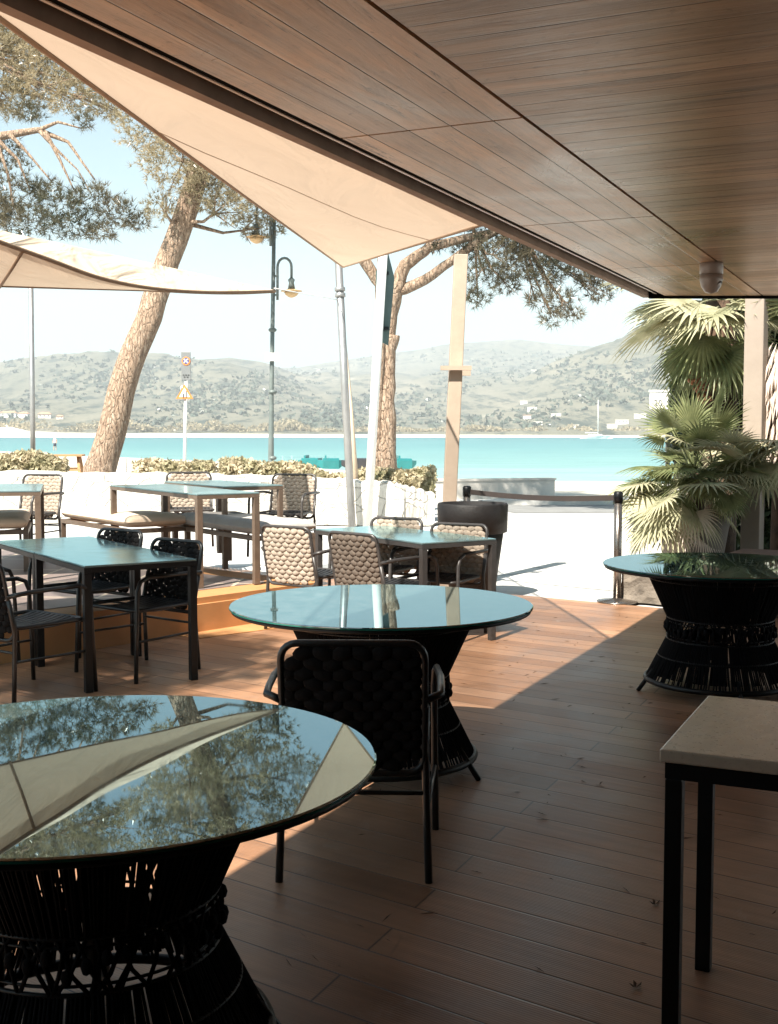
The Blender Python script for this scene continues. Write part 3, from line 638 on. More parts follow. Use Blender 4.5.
# ---------------------------------------------------------------- shade sails
def sail(name, label, P, mat_, sag=.12, inn=.10, n=18, hem=True, hem_edges=(0, 1, 2), bow=None, seam=None, hm='hem'):
    P = [Vector(p) for p in P]; cen = (P[0] + P[1] + P[2]) / 3; idx = {}; V = []; Fc = []
    def pos(a, b, c):
        p = P[0] * a + P[1] * b + P[2] * c
        k = 4 * (a * b * (1 - c) ** 2 + b * c * (1 - a) ** 2 + c * a * (1 - b) ** 2)
        p = p + (cen - p) * inn * k * 1.0; p.z -= sag * 27 * a * b * c
        if bow: p = p + Vector(bow) * 4 * a * c * (1 - b) ** 2
        p.z += .015 * math.sin(9 * a + 14 * b) * (27 * a * b * c) ; return p
    for i in range(n + 1):
        for j in range(n + 1 - i):
            idx[i, j] = len(V); V.append(pos(i / n, j / n, (n - i - j) / n))
    for i in range(n):
        for j in range(n - i):
            Fc.append((idx[i, j], idx[i + 1, j], idx[i, j + 1]))
            if j < n - i - 1: Fc.append((idx[i + 1, j], idx[i + 1, j + 1], idx[i, j + 1]))
    t = thing(name, label, 'shade sail'); MB().add(V, Fc, True).build('canopy', mat_, t)
    for e in hem_edges:
        pts = []
        for k in range(n + 1):
            s = k / n; bc = [0, 0, 0]; bc[e] = s; bc[(e + 1) % 3] = 1 - s; pts.append(pos(*bc))
        MB().tube(pts, .013, 6, flat=1.0).build('hem', M[hm], t)
    if seam:
        (a0, a1) = seam; MB().tube([pos(*[x + (y - x) * k / 8 for x, y in zip(a0, a1)]) - Vector((0, 0, .003)) for k in range(9)], .0025, 5).build('seam', M['hem_light'], t)
    return t
sA = D(343, 267, 14.2)
t = sail('shade_sail', 'cream triangular shade sail stretched from the roof edge towards the tied poles', [UV(2.42, cv - .006, HC + .02), sA, UV(6.45, cv - .006, HC + .0)], M['sail_cream'], .04, .0, 30, hm='hem_light', seam=((.80, .20, .0), (.0, .22, .78)))
sT = Vector((-1.24, 13.1, 3.08))
pxs = [-190, -100, 0, 50, 100, 150, 200, 240, 275]
hemc = list(zip(pxs, [168, 206, 242, 260, 278, 288, 292, 292, 291], [6.3, 7.0, 8.0, 8.5, 9.1, 9.9, 10.9, 11.9, 13.1]))
farc = list(zip(pxs, [280, 283, 286, 287.5, 289, 290.5, 293, 293.5, 292], [8.2, 8.85, 9.7, 10.2, 10.75, 11.3, 12.0, 12.6, 13.1]))
outc = list(zip(pxs, [165, 198, 230, 241, 252, 263, 274, 283, 290], [6.5, 7.25, 8.33, 9.0, 9.9, 10.6, 11.7, 12.4, 13.12]))
def smooth(c_, n=5):
    P_ = [D(*q) for q in c_]; o_ = []
    for i in range(len(P_) - 1):
        a_, b_, c2, d_ = P_[max(i - 1, 0)], P_[i], P_[i + 1], P_[min(i + 2, len(P_) - 1)]
        for k in range(n):
            u = k / n; o_.append(.5 * ((2 * b_) + (c2 - a_) * u + (2 * a_ - 5 * b_ + 4 * c2 - d_) * u * u + (3 * b_ - a_ - 3 * c2 + d_) * u ** 3))
    return o_ + [P_[-1]]
hemc, farc, outc = smooth(hemc), smooth(farc), smooth(outc)
t = thing('shade_sail', 'tan shade sail low at left, its sunlit edge rolled up above a dark hem', 'shade sail')
def strip(A_, B_, name, m_, n=10, dip=0.0):
    V = []; k = len(A_)
    for i in range(k):
        for j in range(n + 1):
            u = j / n; p = A_[i].lerp(B_[i], u); p.z -= dip * 4 * u * (1 - u) * min(1, (k - 1 - i) / 14); V.append(p)
    MB().add(V, [(i * (n + 1) + j, i * (n + 1) + j + 1, (i + 1) * (n + 1) + j + 1, (i + 1) * (n + 1) + j) for i in range(k - 1) for j in range(n)], True).build(name, m_, t)
strip(hemc, farc, 'canopy', M['sail_tan'], 12, .0); strip([q + Vector((0, .01, .012)) for q in hemc], outc, 'rolled_edge', M['sail_tan'], 5)
MB().tube(hemc, .016, 6).build('hem', M['hem'], t); MB().tube(farc, .012, 6).build('hem', M['hem'], t); MB().tube([hemc[12] - Vector((0, 0, .01)), (hemc[12].lerp(farc[11], .5)) - Vector((.05, 0, .01)), farc[10] - Vector((0, 0, .01))], .012, 5).build('seam', M['hem'], t)

tag(MB().tube([sA, D(349, 240, 19.6)], .008, 5).build('sail_rope', M['hem']), 'short rope tying the tip of the cream sail to the white pole side', 'rope')
tag(MB().tube([sT, D(338, 300, 19.6)], .007, 5).build('sail_rope', M['white_paint']), 'thin white rope from the low sail tip to the grey pole', 'rope')
# ---------------------------------------------------------------- chairs
def rrect(w_, h_, r, n=5):
    pts = []
    for cx, cy, a0 in ((w_ / 2 - r, h_ / 2 - r, 0), (-w_ / 2 + r, h_ / 2 - r, 90), (-w_ / 2 + r, -h_ / 2 + r, 180), (w_ / 2 - r, -h_ / 2 + r, 270)):
        for k in range(n + 1):
            a = R(a0 + 90 * k / n); pts.append((cx + r * math.cos(a), cy + r * math.sin(a)))
    return pts
def make_chair(label, fm, rm, sm_):
    t = thing('rope_chair', label, 'chair')
    lean = lambda z: -.25 - max(0, z - .40) * .20
    zc, hh, wb = .592, .45, .48
    loop = [(x, lean(zc + y) + .02 * (1 - (2 * x / wb) ** 2) * -1, zc + y) for x, y in rrect(wb, hh, .055, 5)]
    MB().tube(loop, .0125, 8, closed=True).build('back_frame', fm, t)
    mb = MB(); cols, rows = 7, 12; dx = (wb - .03) / cols; dz = (hh - .03) / rows
    for j in range(rows):
        nc = cols if j % 2 == 0 else cols + 1
        for i in range(nc):
            x = (i + .5) * dx - (wb - .03) / 2 - (0 if j % 2 == 0 else dx / 2); z = zc - (hh - .03) / 2 + (j + .5) * dz
            rx = dx * .60; x = max(-wb / 2 + .03, min(wb / 2 - .03, x))
            if abs(x) > wb / 2 - .055 and abs(z - zc) > hh / 2 - .05: continue
            edge = 1 if abs(x) < wb / 2 - .04 else .62
            mb.blob((x, lean(z) - .02 * (1 - (2 * x / wb) ** 2), z), (rx * edge * 1.04, .012, dz * .72), 8, 5, Matrix.Rotation(R(14 if (i + j) % 2 else -14), 4, 'Y'))
    mb.build('woven_back', rm, t)
    # seat
    sw, sd = .49, .47
    loop = [(x * (1 + .10 * (y / sd)), y + .0, .435 - .0 * y) for x, y in rrect(sw, sd, .06, 4)]
    MB().tube(loop, .0125, 8, closed=True).build('seat_frame', fm, t)
    mb = MB()
    for i in range(10):
        x = (i + .5) / 10 * (sw - .05) - (sw - .05) / 2; pts = []
        for k in range(9):
            s = k / 8; y = -sd / 2 + s * sd; z = .44 - .03 * math.sin(math.pi * s) + .004; pts.append((x * (1 + .1 * y / sd), y, z))
        V = []
        for q in pts: V += [(q[0] - .016, q[1], q[2]), (q[0] + .016, q[1], q[2]), (q[0] + .016, q[1], q[2] - .006), (q[0] - .016, q[1], q[2] - .006)]
        mb.add(V, [(4 * a + b, 4 * a + (b + 1) % 4, 4 * a + 4 + (b + 1) % 4, 4 * a + 4 + b) for a in range(8) for b in range(4)])
    mb.build('seat', sm_, t)
    for s in (-1, 1):
        MB().tube([(s * .255, -.275, 0.0), (s * .248, -.262, .22), (s * .243, -.25, .44), (s * .243, lean(.60) , .60)], .0135, 8).build('leg', fm, t)
        MB().tube([(s * .290, .275, 0.0), (s * .285, .262, .30), (s * .283, .25, .56), (s * .285, .225, .618), (s * .290, .17, .640)], .0135, 8).build('leg', fm, t)
        MB().tube([(s * .290, .17, .640), (s * .30, .0, .642), (s * .298, -.17, .640), (s * .295, -.26, .634), (s * .243, lean(.62), .62)], .0135, 8).build('armrest', fm, t)
        MB().tube([(s * .250, -.262, .25), (s * .286, .262, .25)], .008, 6).build('stretcher', fm, t)
    MB().tube([(-.25, -.258, .30), (.25, -.258, .30)], .008, 6).build('stretcher', fm, t)
    return t
face = lambda deg: -R(deg)      # facing azimuth (deg right of straight ahead) -> rotation
chD = make_chair('black rope-back armchair seen from behind, drawn up to the middle round table', M['chair_frame_dark'], M['rope_dark'], M['strap'])
chD.scale = (1, 1, 1.02); chD.location = (-.115, 4.27, 0); chD.rotation_euler = (0, 0, face(1))
Z1 = .2675
def chD_at(x, y, deg, label, group, z=0): c = dup(chD, (x, y, z), face(deg), label, group); c.scale = (1, 1, 1); return c
g5 = 'dark armchairs around the left dining tables'
chD_at(-1.60, 7.62, -142, 'dark armchair at the right end of the left dining tables, its back nearest the step', g5)
chD_at(-2.16, 8.45, -142, 'dark armchair behind the left dining tables, only its back above the tops', g5)
chD_at(-2.13, 6.96, 36, 'dark armchair cut by the left edge, its arm reaching towards the near table', g5)
chD_at(-2.85, 7.95, 53, 'dark armchair hidden behind the one at the left edge', g5)
chT = make_chair('pale sunlit rope-back armchair beside the shade-coloured one at the middle dining table', M['chair_frame'], M['rope_taupe'], M['strap'])
chT.location = (-.59, 9.30, 0); chT.rotation_euler = (0, 0, face(36)); chT['group'] = 'rope armchairs around the middle dining table'
g4 = 'rope armchairs around the middle dining table'
def chT_at(x, y, deg, label, group, z=0): return dup(chT, (x, y, z), face(deg), label, group)
cb_ = chT_at(-.03, 8.66, 44, 'rope-back armchair with shade coloured into its rope, between the pale chair and the middle dining table', g4)
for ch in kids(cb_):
    if ch.name.startswith('woven_back'): ch.data = ch.data.copy(); ch.data.materials[0] = M['rope_shaded']  # darker rope stands in for shade falling on this chair
chT_at(-.10, 9.62, -150, 'rope armchair behind the middle dining table, only its top above the table', g4)
chT_at(.38, 8.98, -150, 'dark rope armchair in front of the big black pot', g4)
gp = 'rope armchairs on the raised terrace'
chT_at(-3.72, 12.2, -160, 'rope armchair on the raised terrace beside the table at the left edge', gp, Z1)
chT_at(-2.15, 12.9, 170, 'rope armchair on the raised terrace behind the long table, partly hidden', gp, Z1)
chT_at(-1.08, 12.3, -165, 'rope armchair on the raised terrace standing near the tied poles', gp, Z1)

# ---------------------------------------------------------------- rectangular tables
def rect_table(name, label, cat, corner, deg, L, W, H, m_top, m_leg, leg=.045, th=.03, z=0.0, group=None, topz=.012, parts='tabletop'):
    """corner = near corner; deg = azimuth of the W direction; L runs 90 deg to its left"""
    t = thing(name, label, cat, (corner[0], corner[1], z), -R(deg), group)   # local +y = W direction, -x = L direction
    MB().box((-L / 2, W / 2, H - topz / 2), (L - .004, W - .004, topz)).build(parts, m_top, t, bevel=.003)
    mb = MB(); zz = H - topz - th / 2 - .001
    mb.box((-L / 2, leg / 2, zz), (L, leg, th)); mb.box((-L / 2, W - leg / 2, zz), (L, leg, th)); mb.box((-leg / 2, W / 2, zz), (leg, W - 2 * leg - .001, th)); mb.box((-L + leg / 2, W / 2, zz), (leg, W - 2 * leg - .001, th))
    mb.build('apron', m_leg, t)
    for x in (-leg / 2, -L + leg / 2):
        for y in (leg / 2, W - leg / 2): MB().box((x, y, (H - topz - th - .002) / 2), (leg, leg, H - topz - th - .002)).build('leg', m_leg, t, bevel=.003)
    return t
rect_table('dining_table', 'black framed table with a glassy top, the nearer of the pair at left', 'table', (-1.775, 6.95), 57, .98, .71, .752, M['top_glass'], M['black_metal'], group='dark dining tables')
rect_table('dining_table', 'black framed table with a glassy top, the farther of the pair at left', 'table', (-1.775 - .99 * math.cos(R(57)), 6.95 + .99 * math.sin(R(57))), 57, .98, .71, .750, M['top_glass'], M['black_metal'], group='dark dining tables')
rect_table('dining_table', 'grey topped table beside the big black pot, the nearer of two joined', 'table', (.235, 8.40), 57, .76, .66, .752, M['top_glass'], M['chair_frame'], group='middle dining tables')
rect_table('dining_table', 'grey topped table behind the pale and shade-coloured chairs, the farther of two joined', 'table', (.235 - .77 * math.cos(R(57)), 8.40 + .77 * math.sin(R(57))), 57, .76, .66, .750, M['top_glass'], M['chair_frame'], group='middle dining tables')
gt = 'bronze tables on the raised terrace'
rect_table('terrace_table', 'long bronze framed table on the raised terrace between the two cushioned benches', 'table', (-1.54, 9.62), 57, 2.0, .56, .765, M['top_glass'], M['bronze_metal'], z=Z1, leg=.05, group=gt)
rect_table('terrace_table', 'bronze framed table behind the long one, beside the armchair near the poles', 'table', (-1.52, 11.0), 57, 1.4, .62, .765, M['top_glass'], M['bronze_metal'], z=Z1, leg=.045, group=gt)
rect_table('terrace_table', 'bronze framed table cut by the left edge of the raised terrace', 'table', (-3.74, 10.0), 75, 1.5, .8, .765, M['top_glass'], M['bronze_metal'], z=Z1, leg=.05, group=gt)
# benches
def bench(corner, deg, L, W, cm, label, fm):
    t = thing('bench', label, 'bench', (corner[0], corner[1], Z1), -R(deg), 'cushioned benches on the raised terrace')
    H = .38; leg = .045; mb = MB()
    mb.box((-L / 2, leg / 2, H - .02), (L, leg, .04)); mb.box((-L / 2, W - leg / 2, H - .02), (L, leg, .04)); mb.box((-leg / 2, W / 2, H - .02), (leg, W - 2 * leg - .001, .04)); mb.box((-L + leg / 2, W / 2, H - .02), (leg, W - 2 * leg - .001, .04)); mb.build('frame', fm, t)
    for x in (-leg / 2, -L + leg / 2):
        for y in (leg / 2, W - leg / 2): MB().box((x, y, (H - .041) / 2), (leg, leg, H - .041)).build('leg', fm, t)
    # soft cushion
    nx, ny = 28, 10; V = []; Fc = []
    for k, sgn in ((0, 1), (1, -1)):
        for i in range(nx + 1):
            for j in range(ny + 1):
                a = math.sin(math.pi / 2 * (2 * i / nx - 1)); b = math.sin(math.pi / 2 * (2 * j / ny - 1)); e = (max(0, 1 - abs(a) ** 14) * max(0, 1 - abs(b) ** 8)) ** .42
                x = -L / 2 + a * (L / 2 - .005); y = W / 2 + b * (W / 2 - .003)
                V.append((x, y, H + .062 + sgn * (.060 * e) + (.005 * math.sin(i * .9 + j) * e if sgn > 0 else 0)))
    o_ = (nx + 1) * (ny + 1)
    for i in range(nx):
        for j in range(ny):
            q = (i * (ny + 1) + j, (i + 1) * (ny + 1) + j, (i + 1) * (ny + 1) + j + 1, i * (ny + 1) + j + 1); Fc.append(q); Fc.append(tuple(o_ + v for v in q[::-1]))
    MB().add(V, Fc, True).build('cushion', cm, t)
bench((-2.36, 10.85), 54, 1.7, .62, M['cush_beige'], 'bronze bench with a plump beige cushion', M['bronze_metal'])
bench((-1.13, 10.12), 54, 1.6, .62, M['cush_grey'], 'bench with a flat grey cushion beside the long table, half in shade', M['bronze_metal'])
bench((-3.75, 10.7), 75, 1.3, .5, M['cush_beige'], 'bench with a brown cushion cut by the left edge', M['bronze_metal'])

# bar-height table of stone at right
t = thing('side_table', 'square pale stone table with black metal frame in the right foreground', 'table', UV(2.86, .72, 0) * 0 + Vector((.665, 2.905, 0)), -UA)
MB().box((.345, .335, .752 - .016), (.69, .67, .032)).build('tabletop', M['stone_top'], t, bevel=.004)
mb = MB(); lg = .042; zz = .752 - .033 - .022
mb.box((.345, .02 + lg / 2, zz), (.67, lg, .044)); mb.box((.345, .65 - lg / 2, zz), (.67, lg, .044)); mb.box((.01 + lg / 2, .335, zz), (lg, .63 - 2 * lg - .001, .044)); mb.box((.68 - lg / 2, .335, zz), (lg, .63 - 2 * lg - .001, .044)); mb.build('apron', M['black_metal'], t)
for x in (.01 + lg / 2, .68 - lg / 2):
    for y in (.02 + lg / 2, .51 - lg / 2): MB().box((x, y, .337), (lg, lg, .674)).build('leg', M['black_metal'], t, bevel=.003)

# ---------------------------------------------------------------- round basket tables
def round_table(label):
    t = thing('round_table', label, 'table', group='round glass tables on woven bases'); H = .755; r = .685
    MB().lathe([(r, H - .0045), (r, H - .003), (r - .004, H), (0, H)], seg=96, smooth=False).build('glass_top', M['glass'], t)
    MB().lathe([(0, H - .012), (r - .003, H - .012), (r, H - .010), (r, H - .005), (0, H - .005)], seg=96, smooth=False).build('glass_edge', M['glass_edge'], t)
    MB().lathe([(0, H - .030), (r - .02, H - .030), (r - .01, H - .026), (r - .01, H - .0125)], seg=96).build('underplate', M['black_metal'], t)
    rt_, rw, rb = .43, .305, .425; zt, zw1, zw0, zb = .715, .44, .315, .072
    def ring(rr, z, th=.011): return [(rr * math.cos(2 * math.pi * k / 64), rr * math.sin(2 * math.pi * k / 64), z) for k in range(64)]
    mb = MB()
    for rr, z, th in ((rt_, zt, .013), (rb, zb, .016)): mb.tube(ring(rr, z), th, 8, closed=True)
    for z, th in ((zw1, .006), (zw0, .006), (zw1 - .02, .004), (zw0 + .02, .004)): mb.tube(ring(rw, z), th, 6, closed=True)
    q = .16; mb.tube(ring(rt_ + (rw - rt_) * q, zt + (zw1 - zt) * q), .0045, 6, closed=True)
    q = .58; mb.tube(ring(rb + (rw - rb) * q, zb + (zw0 - zb) * q), .0045, 6, closed=True)
    mb.build('ring_frame', M['black_metal'], t)
    rnd = random.Random(5); N = 205
    def strings(name, r0, z0, r1, z1):
        mb = MB()
        for i in range(N):      # tighter second layer towards the waist
            a = 2 * math.pi * (i + .5 + rnd.uniform(-.2, .2)) / N; q0 = .26 if z0 > z1 and z0 > .6 else .0; q1 = 1 if z0 > .6 else .85
            ra, za, rb2, zb2 = r0 + (r1 - r0) * q0, z0 + (z1 - z0) * q0, r0 + (r1 - r0) * q1, z0 + (z1 - z0) * q1
            if rnd.random() < .10: continue
            mb.tube([((ra - .008) * math.cos(a), (ra - .008) * math.sin(a), za), ((rb2 - .008) * math.cos(a + .02), (rb2 - .008) * math.sin(a + .02), zb2)], .0056, 4, cap=False)
        for i in range(N):
            if rnd.random() < .07: continue
            a = 2 * math.pi * (i + rnd.uniform(-.18, .18)) / N; tw = rnd.choice((-1, 1)) * rnd.uniform(.0, .03)
            mb.tube([(r0 * math.cos(a), r0 * math.sin(a), z0), ((r0 + r1) / 2 * math.cos(a + tw / 2), (r0 + r1) / 2 * math.sin(a + tw / 2), (z0 + z1) / 2), (r1 * math.cos(a + tw), r1 * math.sin(a + tw), z1)], rnd.uniform(.0036, .0046), 5, cap=False)
        mb.build(name, M['rope_black'], t)
    strings('upper_strings', rt_, zt, rw, zw1); strings('lower_strings', rw, zw0, rb, zb)
    mb = MB()
    for i in range(92):   # lace waist
        a = 2 * math.pi * i / 92; b2 = a + 2 * math.pi / 46 * rnd.choice((-1.6, -.8, .8, 1.6))
        mb.tube([(rw * math.cos(a), rw * math.sin(a), zw1), ((rw + .006) * math.cos((a + b2) / 2), (rw + .006) * math.sin((a + b2) / 2), (zw0 + zw1) / 2 + rnd.uniform(-.02, .02)), (rw * math.cos(b2), rw * math.sin(b2), zw0)], .0055, 5)
        if i % 2 == 0: mb.blob(((rw + .008) * math.cos(a), (rw + .008) * math.sin(a), (zw0 + zw1) / 2 + rnd.uniform(-.03, .03)), (.014, .014, .02), 6, 4)
    mb.build('waist_band', M['rope_black'], t)
    mb = MB()
    for k in range(8):
        a = 2 * math.pi * (k + .35) / 8; c_, s_ = math.cos(a), math.sin(a)
        mb.tube([((rt_ - .01) * c_, (rt_ - .01) * s_, H - .03), ((rw - .015) * c_, (rw - .015) * s_, zw1), ((rw - .015) * c_, (rw - .015) * s_, zw0), ((rb - .01) * c_, (rb - .01) * s_, zb)], .011, 6)
    mb.build('ribs', M['black_metal'], t)
    for k in range(4):
        a = math.pi / 2 * k + R(10); MB().tube([((rb - .04) * math.cos(a), (rb - .04) * math.sin(a), zb + .06), ((rb + .055) * math.cos(a), (rb + .055) * math.sin(a), 0)], .013, 8).build('leg', M['black_metal'], t)
    return t
rt1 = round_table('round glass table on a black woven base, largest, cut by the left edge')
rt1.location = (-.715, 2.82, 0)
dup(rt1, (-.035, 5.40, 0), R(-36), 'round glass table in the middle of the deck with a black chair before it')
dup(rt1, (1.955, 7.03, 0), R(-10), 'round glass table at right reflecting the palm fronds')

# ---------------------------------------------------------------- stanchions, belt, pots
def stanchion(p, label):
    t = thing('belt_stanchion', label, 'stanchion', p, 0, 'steel belt stanchions')
    MB().lathe([(.0, 0), (.18, 0), (.185, .006), (.18, .014), (.06, .028), (.035, .04), (.0, .042)], seg=40).build('base', M['steel'], t)
    MB().lathe([(.036, .04), (.036, .90), (.0, .90)], seg=20).build('pole', M['steel'], t)
    MB().lathe([(.042, .901), (.042, .985), (.03, 1.0), (.0, 1.0)], seg=20).build('belt_head', M['black_metal'], t); return t
pA = G(617, 602, 0); pB = Vector((.77, 11.85, 0))
stanchion(pA, 'steel stanchion with round foot standing at the corner of the deck'); stanchion(pB, 'steel stanchion behind the big black pot, only its head showing')
dd = (pB - pA).normalized(); nb = Vector((-dd.y, dd.x, 0)) * .002; mb = MB(); V = []
for k in range(13):
    s = k / 12; p = pA + dd * .045 + (pB - pA - dd * .09) * s; z = .965 - .03 * math.sin(math.pi * s)
    V += [p + nb + Vector((0, 0, z)), p - nb + Vector((0, 0, z)), p - nb + Vector((0, 0, z - .05)), p + nb + Vector((0, 0, z - .05))]
mb.add(V, [(4 * i + a, 4 * i + (a + 1) % 4, 4 * i + 4 + (a + 1) % 4, 4 * i + 4 + a) for i in range(12) for a in range(4)]); tag(mb.build('barrier_belt', M['belt']), 'dark retractable belt stretched between the two stanchions', 'belt')
t = thing('plant_pot', 'big black tapered pot with a deep rim, standing behind the middle dining table', 'pot', (.775, 11.1, 0))
MB().lathe([(.0, 0), (.205, 0), (.29, .62), (.0, .62)][1:3] + [(.27, .63)], seg=48).build('pot_body', M['pot_dark'], t)
MB().lathe([(.29, .60), (.322, .61), (.328, .86), (.318, .875), (.295, .875), (.29, .80)], seg=48).build('rim', M['pot_dark'], t)
MB().lathe([(.289, .80), (.0, .81)], seg=32).build('soil', M['soil'], t)

# ---------------------------------------------------------------- poles, posts, lamp, signs
def bar(name, a, b, w_, m_, label=None, cat=None, parent=None, seg=10):
    o = MB().tube([a, b], w_, seg).build(name, m_, parent)
    if label: tag(o, label, cat)
    return o
pa, pb = G(352, 527), D(337, 232, 19.6)
t = thing('sail_pole', 'grey steel pole leaning left below the tip of the cream sail', 'pole', pa)
MB().tube([(0, 0, 0), pb - pa], .062, 12).build('tube', M['galvanised'], t)
for s in (.78, .80, .90): q = (pb - pa) * s; MB().tube([q, q + (pb - pa) * .012], .085, 12).build('clamp', M['galvanised'], t)
pa, pb = G(367, 528), D(386, 205, 19.2)
t = thing('sail_pole', 'white painted pole leaning right before the forked pine trunk', 'pole', pa)
MB().tube([(0, 0, 0), pb - pa], .072, 12).build('tube', M['white_paint'], t)
pa, pb = D(358, 520, 20.2), D(341, 300, 19.7)
tag(MB().tube([pa, (pa + pb) / 2 + Vector((.03, 0, 0)), pb], [.06, .03, .02], 8).build('stay_rope', M['cush_beige']), 'tan rope stay running down between the two leaning poles', 'rope')
# narrow panel hanging on the pole
c0 = D(382, 300, 19.35); t = thing('pole_panel', 'narrow grey-green panel seen almost edge-on beside the white pole', 'panel', c0)
mb = MB(); mb.add([(-.10, 0, -.62), (.10, .03, -.72), (.20, .03, .35), (.10, 0, .74), (-.10, 0, .45), (-.10, .05, -.62), (.10, .08, -.72), (.20, .08, .35), (.10, .05, .74), (-.10, .05, .45)], [(0, 1, 2, 3, 4), (9, 8, 7, 6, 5), (0, 5, 6, 1), (1, 6, 7, 2), (2, 7, 8, 3), (3, 8, 9, 4), (4, 9, 5, 0)]); mb.build('panel_body', M['panel_green'], t)
MB().box((.02, -.02, 0), (.03, .03, 1.0)).build('rail', M['black_metal'], t)
for z in (-.45, .42): MB().box((.05, -.03, z), (.12, .05, .05)).build('bracket', M['black_metal'], t)
# timber post with crosspiece
pd = 11.8; pa = D(445.5, 560, pd); pa.z = 0; pt = D(461, 255, pd)
t = thing('timber_post', 'square post, white above and brown below, with a short crosspiece', 'post', pa)
V = []; ax = pt - pa; hw = .066
for q in (Vector((0, 0, 0)), ax): V += [q + Vector((-hw, -hw, 0)), q + Vector((hw, -hw, 0)), q + Vector((hw, hw, 0)), q + Vector((-hw, hw, 0))]
MB().add(V, [(3, 2, 1, 0), (4, 5, 6, 7), (0, 1, 5, 4), (1, 2, 6, 5), (2, 3, 7, 6), (3, 0, 4, 7)]).build('shaft', M['wood_post'], t, bevel=.008)
q = D(456, 368, pd - .12) - pa; MB().box(q, (.30, .05, .042)).build('crosspiece', M['wood_post'], t)
MB().box(q + Vector((.10, -.02, -.05)), (.08, .045, .05)).build('bracket', M['wood_post'], t)
# thin pole at left
pa = D(33, 476, 21.5); pt = D(31, 288, 21.5); t = thing('sail_pole', 'thin grey pole at left rising from the hedge to the tan sail', 'pole', (pa.x, pa.y, .0))
MB().tube([(0, 0, 0), (pt.x - pa.x, 0, pt.z + .25)], .045, 10).build('tube', M['galvanised'], t)
# street lamp
ld = 24.0; lb = D(271, 470, ld); lt = D(274.5, 200, ld)
t = thing('street_lamp', 'green street lamp with two curved arms and shallow glass shades', 'street lamp', (lb.x, lb.y, 0))
rel = lambda p: p - Vector((lb.x, lb.y, 0))
MB().tube([(0, 0, 0), (0, 0, .9), rel(D(271.5, 392, ld)), rel(lt)], [.085, .058, .045, .036], 12).build('post', M['lamp_green'], t)
for py in (458, 392, 330): q = rel(D(272.5, py, ld)); MB().blob(q, (.085, .085, .05), 10, 6).build('collar', M['lamp_green'], t)
def arm(px0, side, ytop, yl):
    pts = []
    x0 = px0 + side * 3.5; xe = px0 + side * 17.5
    for py in (yl + 10, yl - 5): pts.append(rel(D(x0, py, ld)))
    for k in range(0, 9):
        a = math.pi * k / 8; cx = (x0 + xe) / 2; pts.append(rel(D(cx - side * math.cos(a) * abs(xe - x0) / 2, ytop + 9 - math.sin(a) * 9, ld)))
    pts.append(rel(D(xe, yl - 10, ld)))
    a_ = MB().tube(pts, .026, 8).build('arm', M['lamp_green'], t)
    q = rel(D(xe, yl, ld))
    MB().lathe([(.03, .24), (.07, .20), (.05, .14), (.075, .02), (.0, .02)], q, 16).build('lamp_cap', M['lamp_green'], t)
    MB().lathe([(.06, .02), (.20, -.01), (.215, -.03), (.10, -.035)], q, 24).build('lamp_shade', M['lamp_glass'], t)
    MB().lathe([(.15, -.045), (.12, -.10), (.06, -.14), (.0, -.155)], q, 20).build('globe', M['lamp_glass'], t)
    for py in (yl + 5, yl - 14): MB().box(rel(D((px0 + x0) / 2, py, ld)), (.12, .04, .04)).build('bracket', M['lamp_green'], t)
arm(274, 1, 258, 290); arm(274, -1, 202, 236)
MB().box(rel(D(272, 357, ld - .08)), (.26, .05, .16)).build('number_plate', M['sign_white'], t)
# road sign
sd_ = 26.0; sb = D(183.5, 470, sd_); t = thing('road_sign', 'road signs on a white post: grey panel with blue disc above orange triangle', 'road sign', (sb.x, sb.y, 0))
rs = lambda p: p - Vector((sb.x, sb.y, 0))
MB().tube([(0, 0, 0), rs(D(186.5, 352, sd_ + .06))], .036, 10).build('post', M['white_paint'], t)
k = sd_ / F
q = rs(D(186, 366, sd_)); pl = MB().box(q, (9.5 * k, .02, 28 * k)).build('panel', M['sign_grey'], t, bevel=.01)
RX = Matrix.Rotation(R(90), 4, 'X')
def disc(mb, q, r0, r1, y=0, seg=28, sx=1.0):
    V = []
    for rr in (r0, r1):
        for i in range(seg): a = 2 * math.pi * i / seg; V.append((q.x + rr * math.cos(a) * sx, q.y + y, q.z + rr * math.sin(a)))
    return mb.add(V, [(i, (i + 1) % seg, seg + (i + 1) % seg, seg + i) for i in range(seg)])
q2 = rs(D(186, 361, sd_ - .02))
disc(MB(), q2, 3.0 * k, 4.2 * k, -.002).build('red_ring', M['sign_orange'], pl); disc(MB(), q2, .001, 2.9 * k, -.002).build('blue_disc', M['sign_blue'], pl)
mb = MB(); mb.box(q2 + Vector((0, -.008, 0)), (5.6 * k, .006, .8 * k), M=Matrix.Rotation(R(45), 4, 'Y')); mb.box(q2 + Vector((0, -.012, 0)), (5.6 * k, .006, .8 * k), M=Matrix.Rotation(R(-45), 4, 'Y')); mb.build('red_cross', M['sign_white'], pl)
mb = MB()
for i, (dx_, dy) in enumerate([(-2.5, 0), (0, 0), (2.5, 0), (-1.5, 2), (1.5, 2)]): mb.box(rs(D(186 + dx_, 375 + dy, sd_ - .018)), (1.5 * k, .006, .7 * k))
mb.build('small_lettering', M['sign_black'], pl)
def tri(q, s, y): return [(q.x - s, q.y + y, q.z - s * .62), (q.x + s, q.y + y, q.z - s * .62), (q.x, q.y + y, q.z + s * 1.1)]
q = rs(D(184.5, 393.5, sd_ - .03)); P0 = tri(q, 8.6 * k, 0); P1 = tri(q, 8.6 * k, .02)
tp = MB().add(P0 + P1, [(0, 1, 2), (5, 4, 3), (0, 3, 4, 1), (1, 4, 5, 2), (2, 5, 3, 0)]).build('triangle', M['sign_orange'], t)
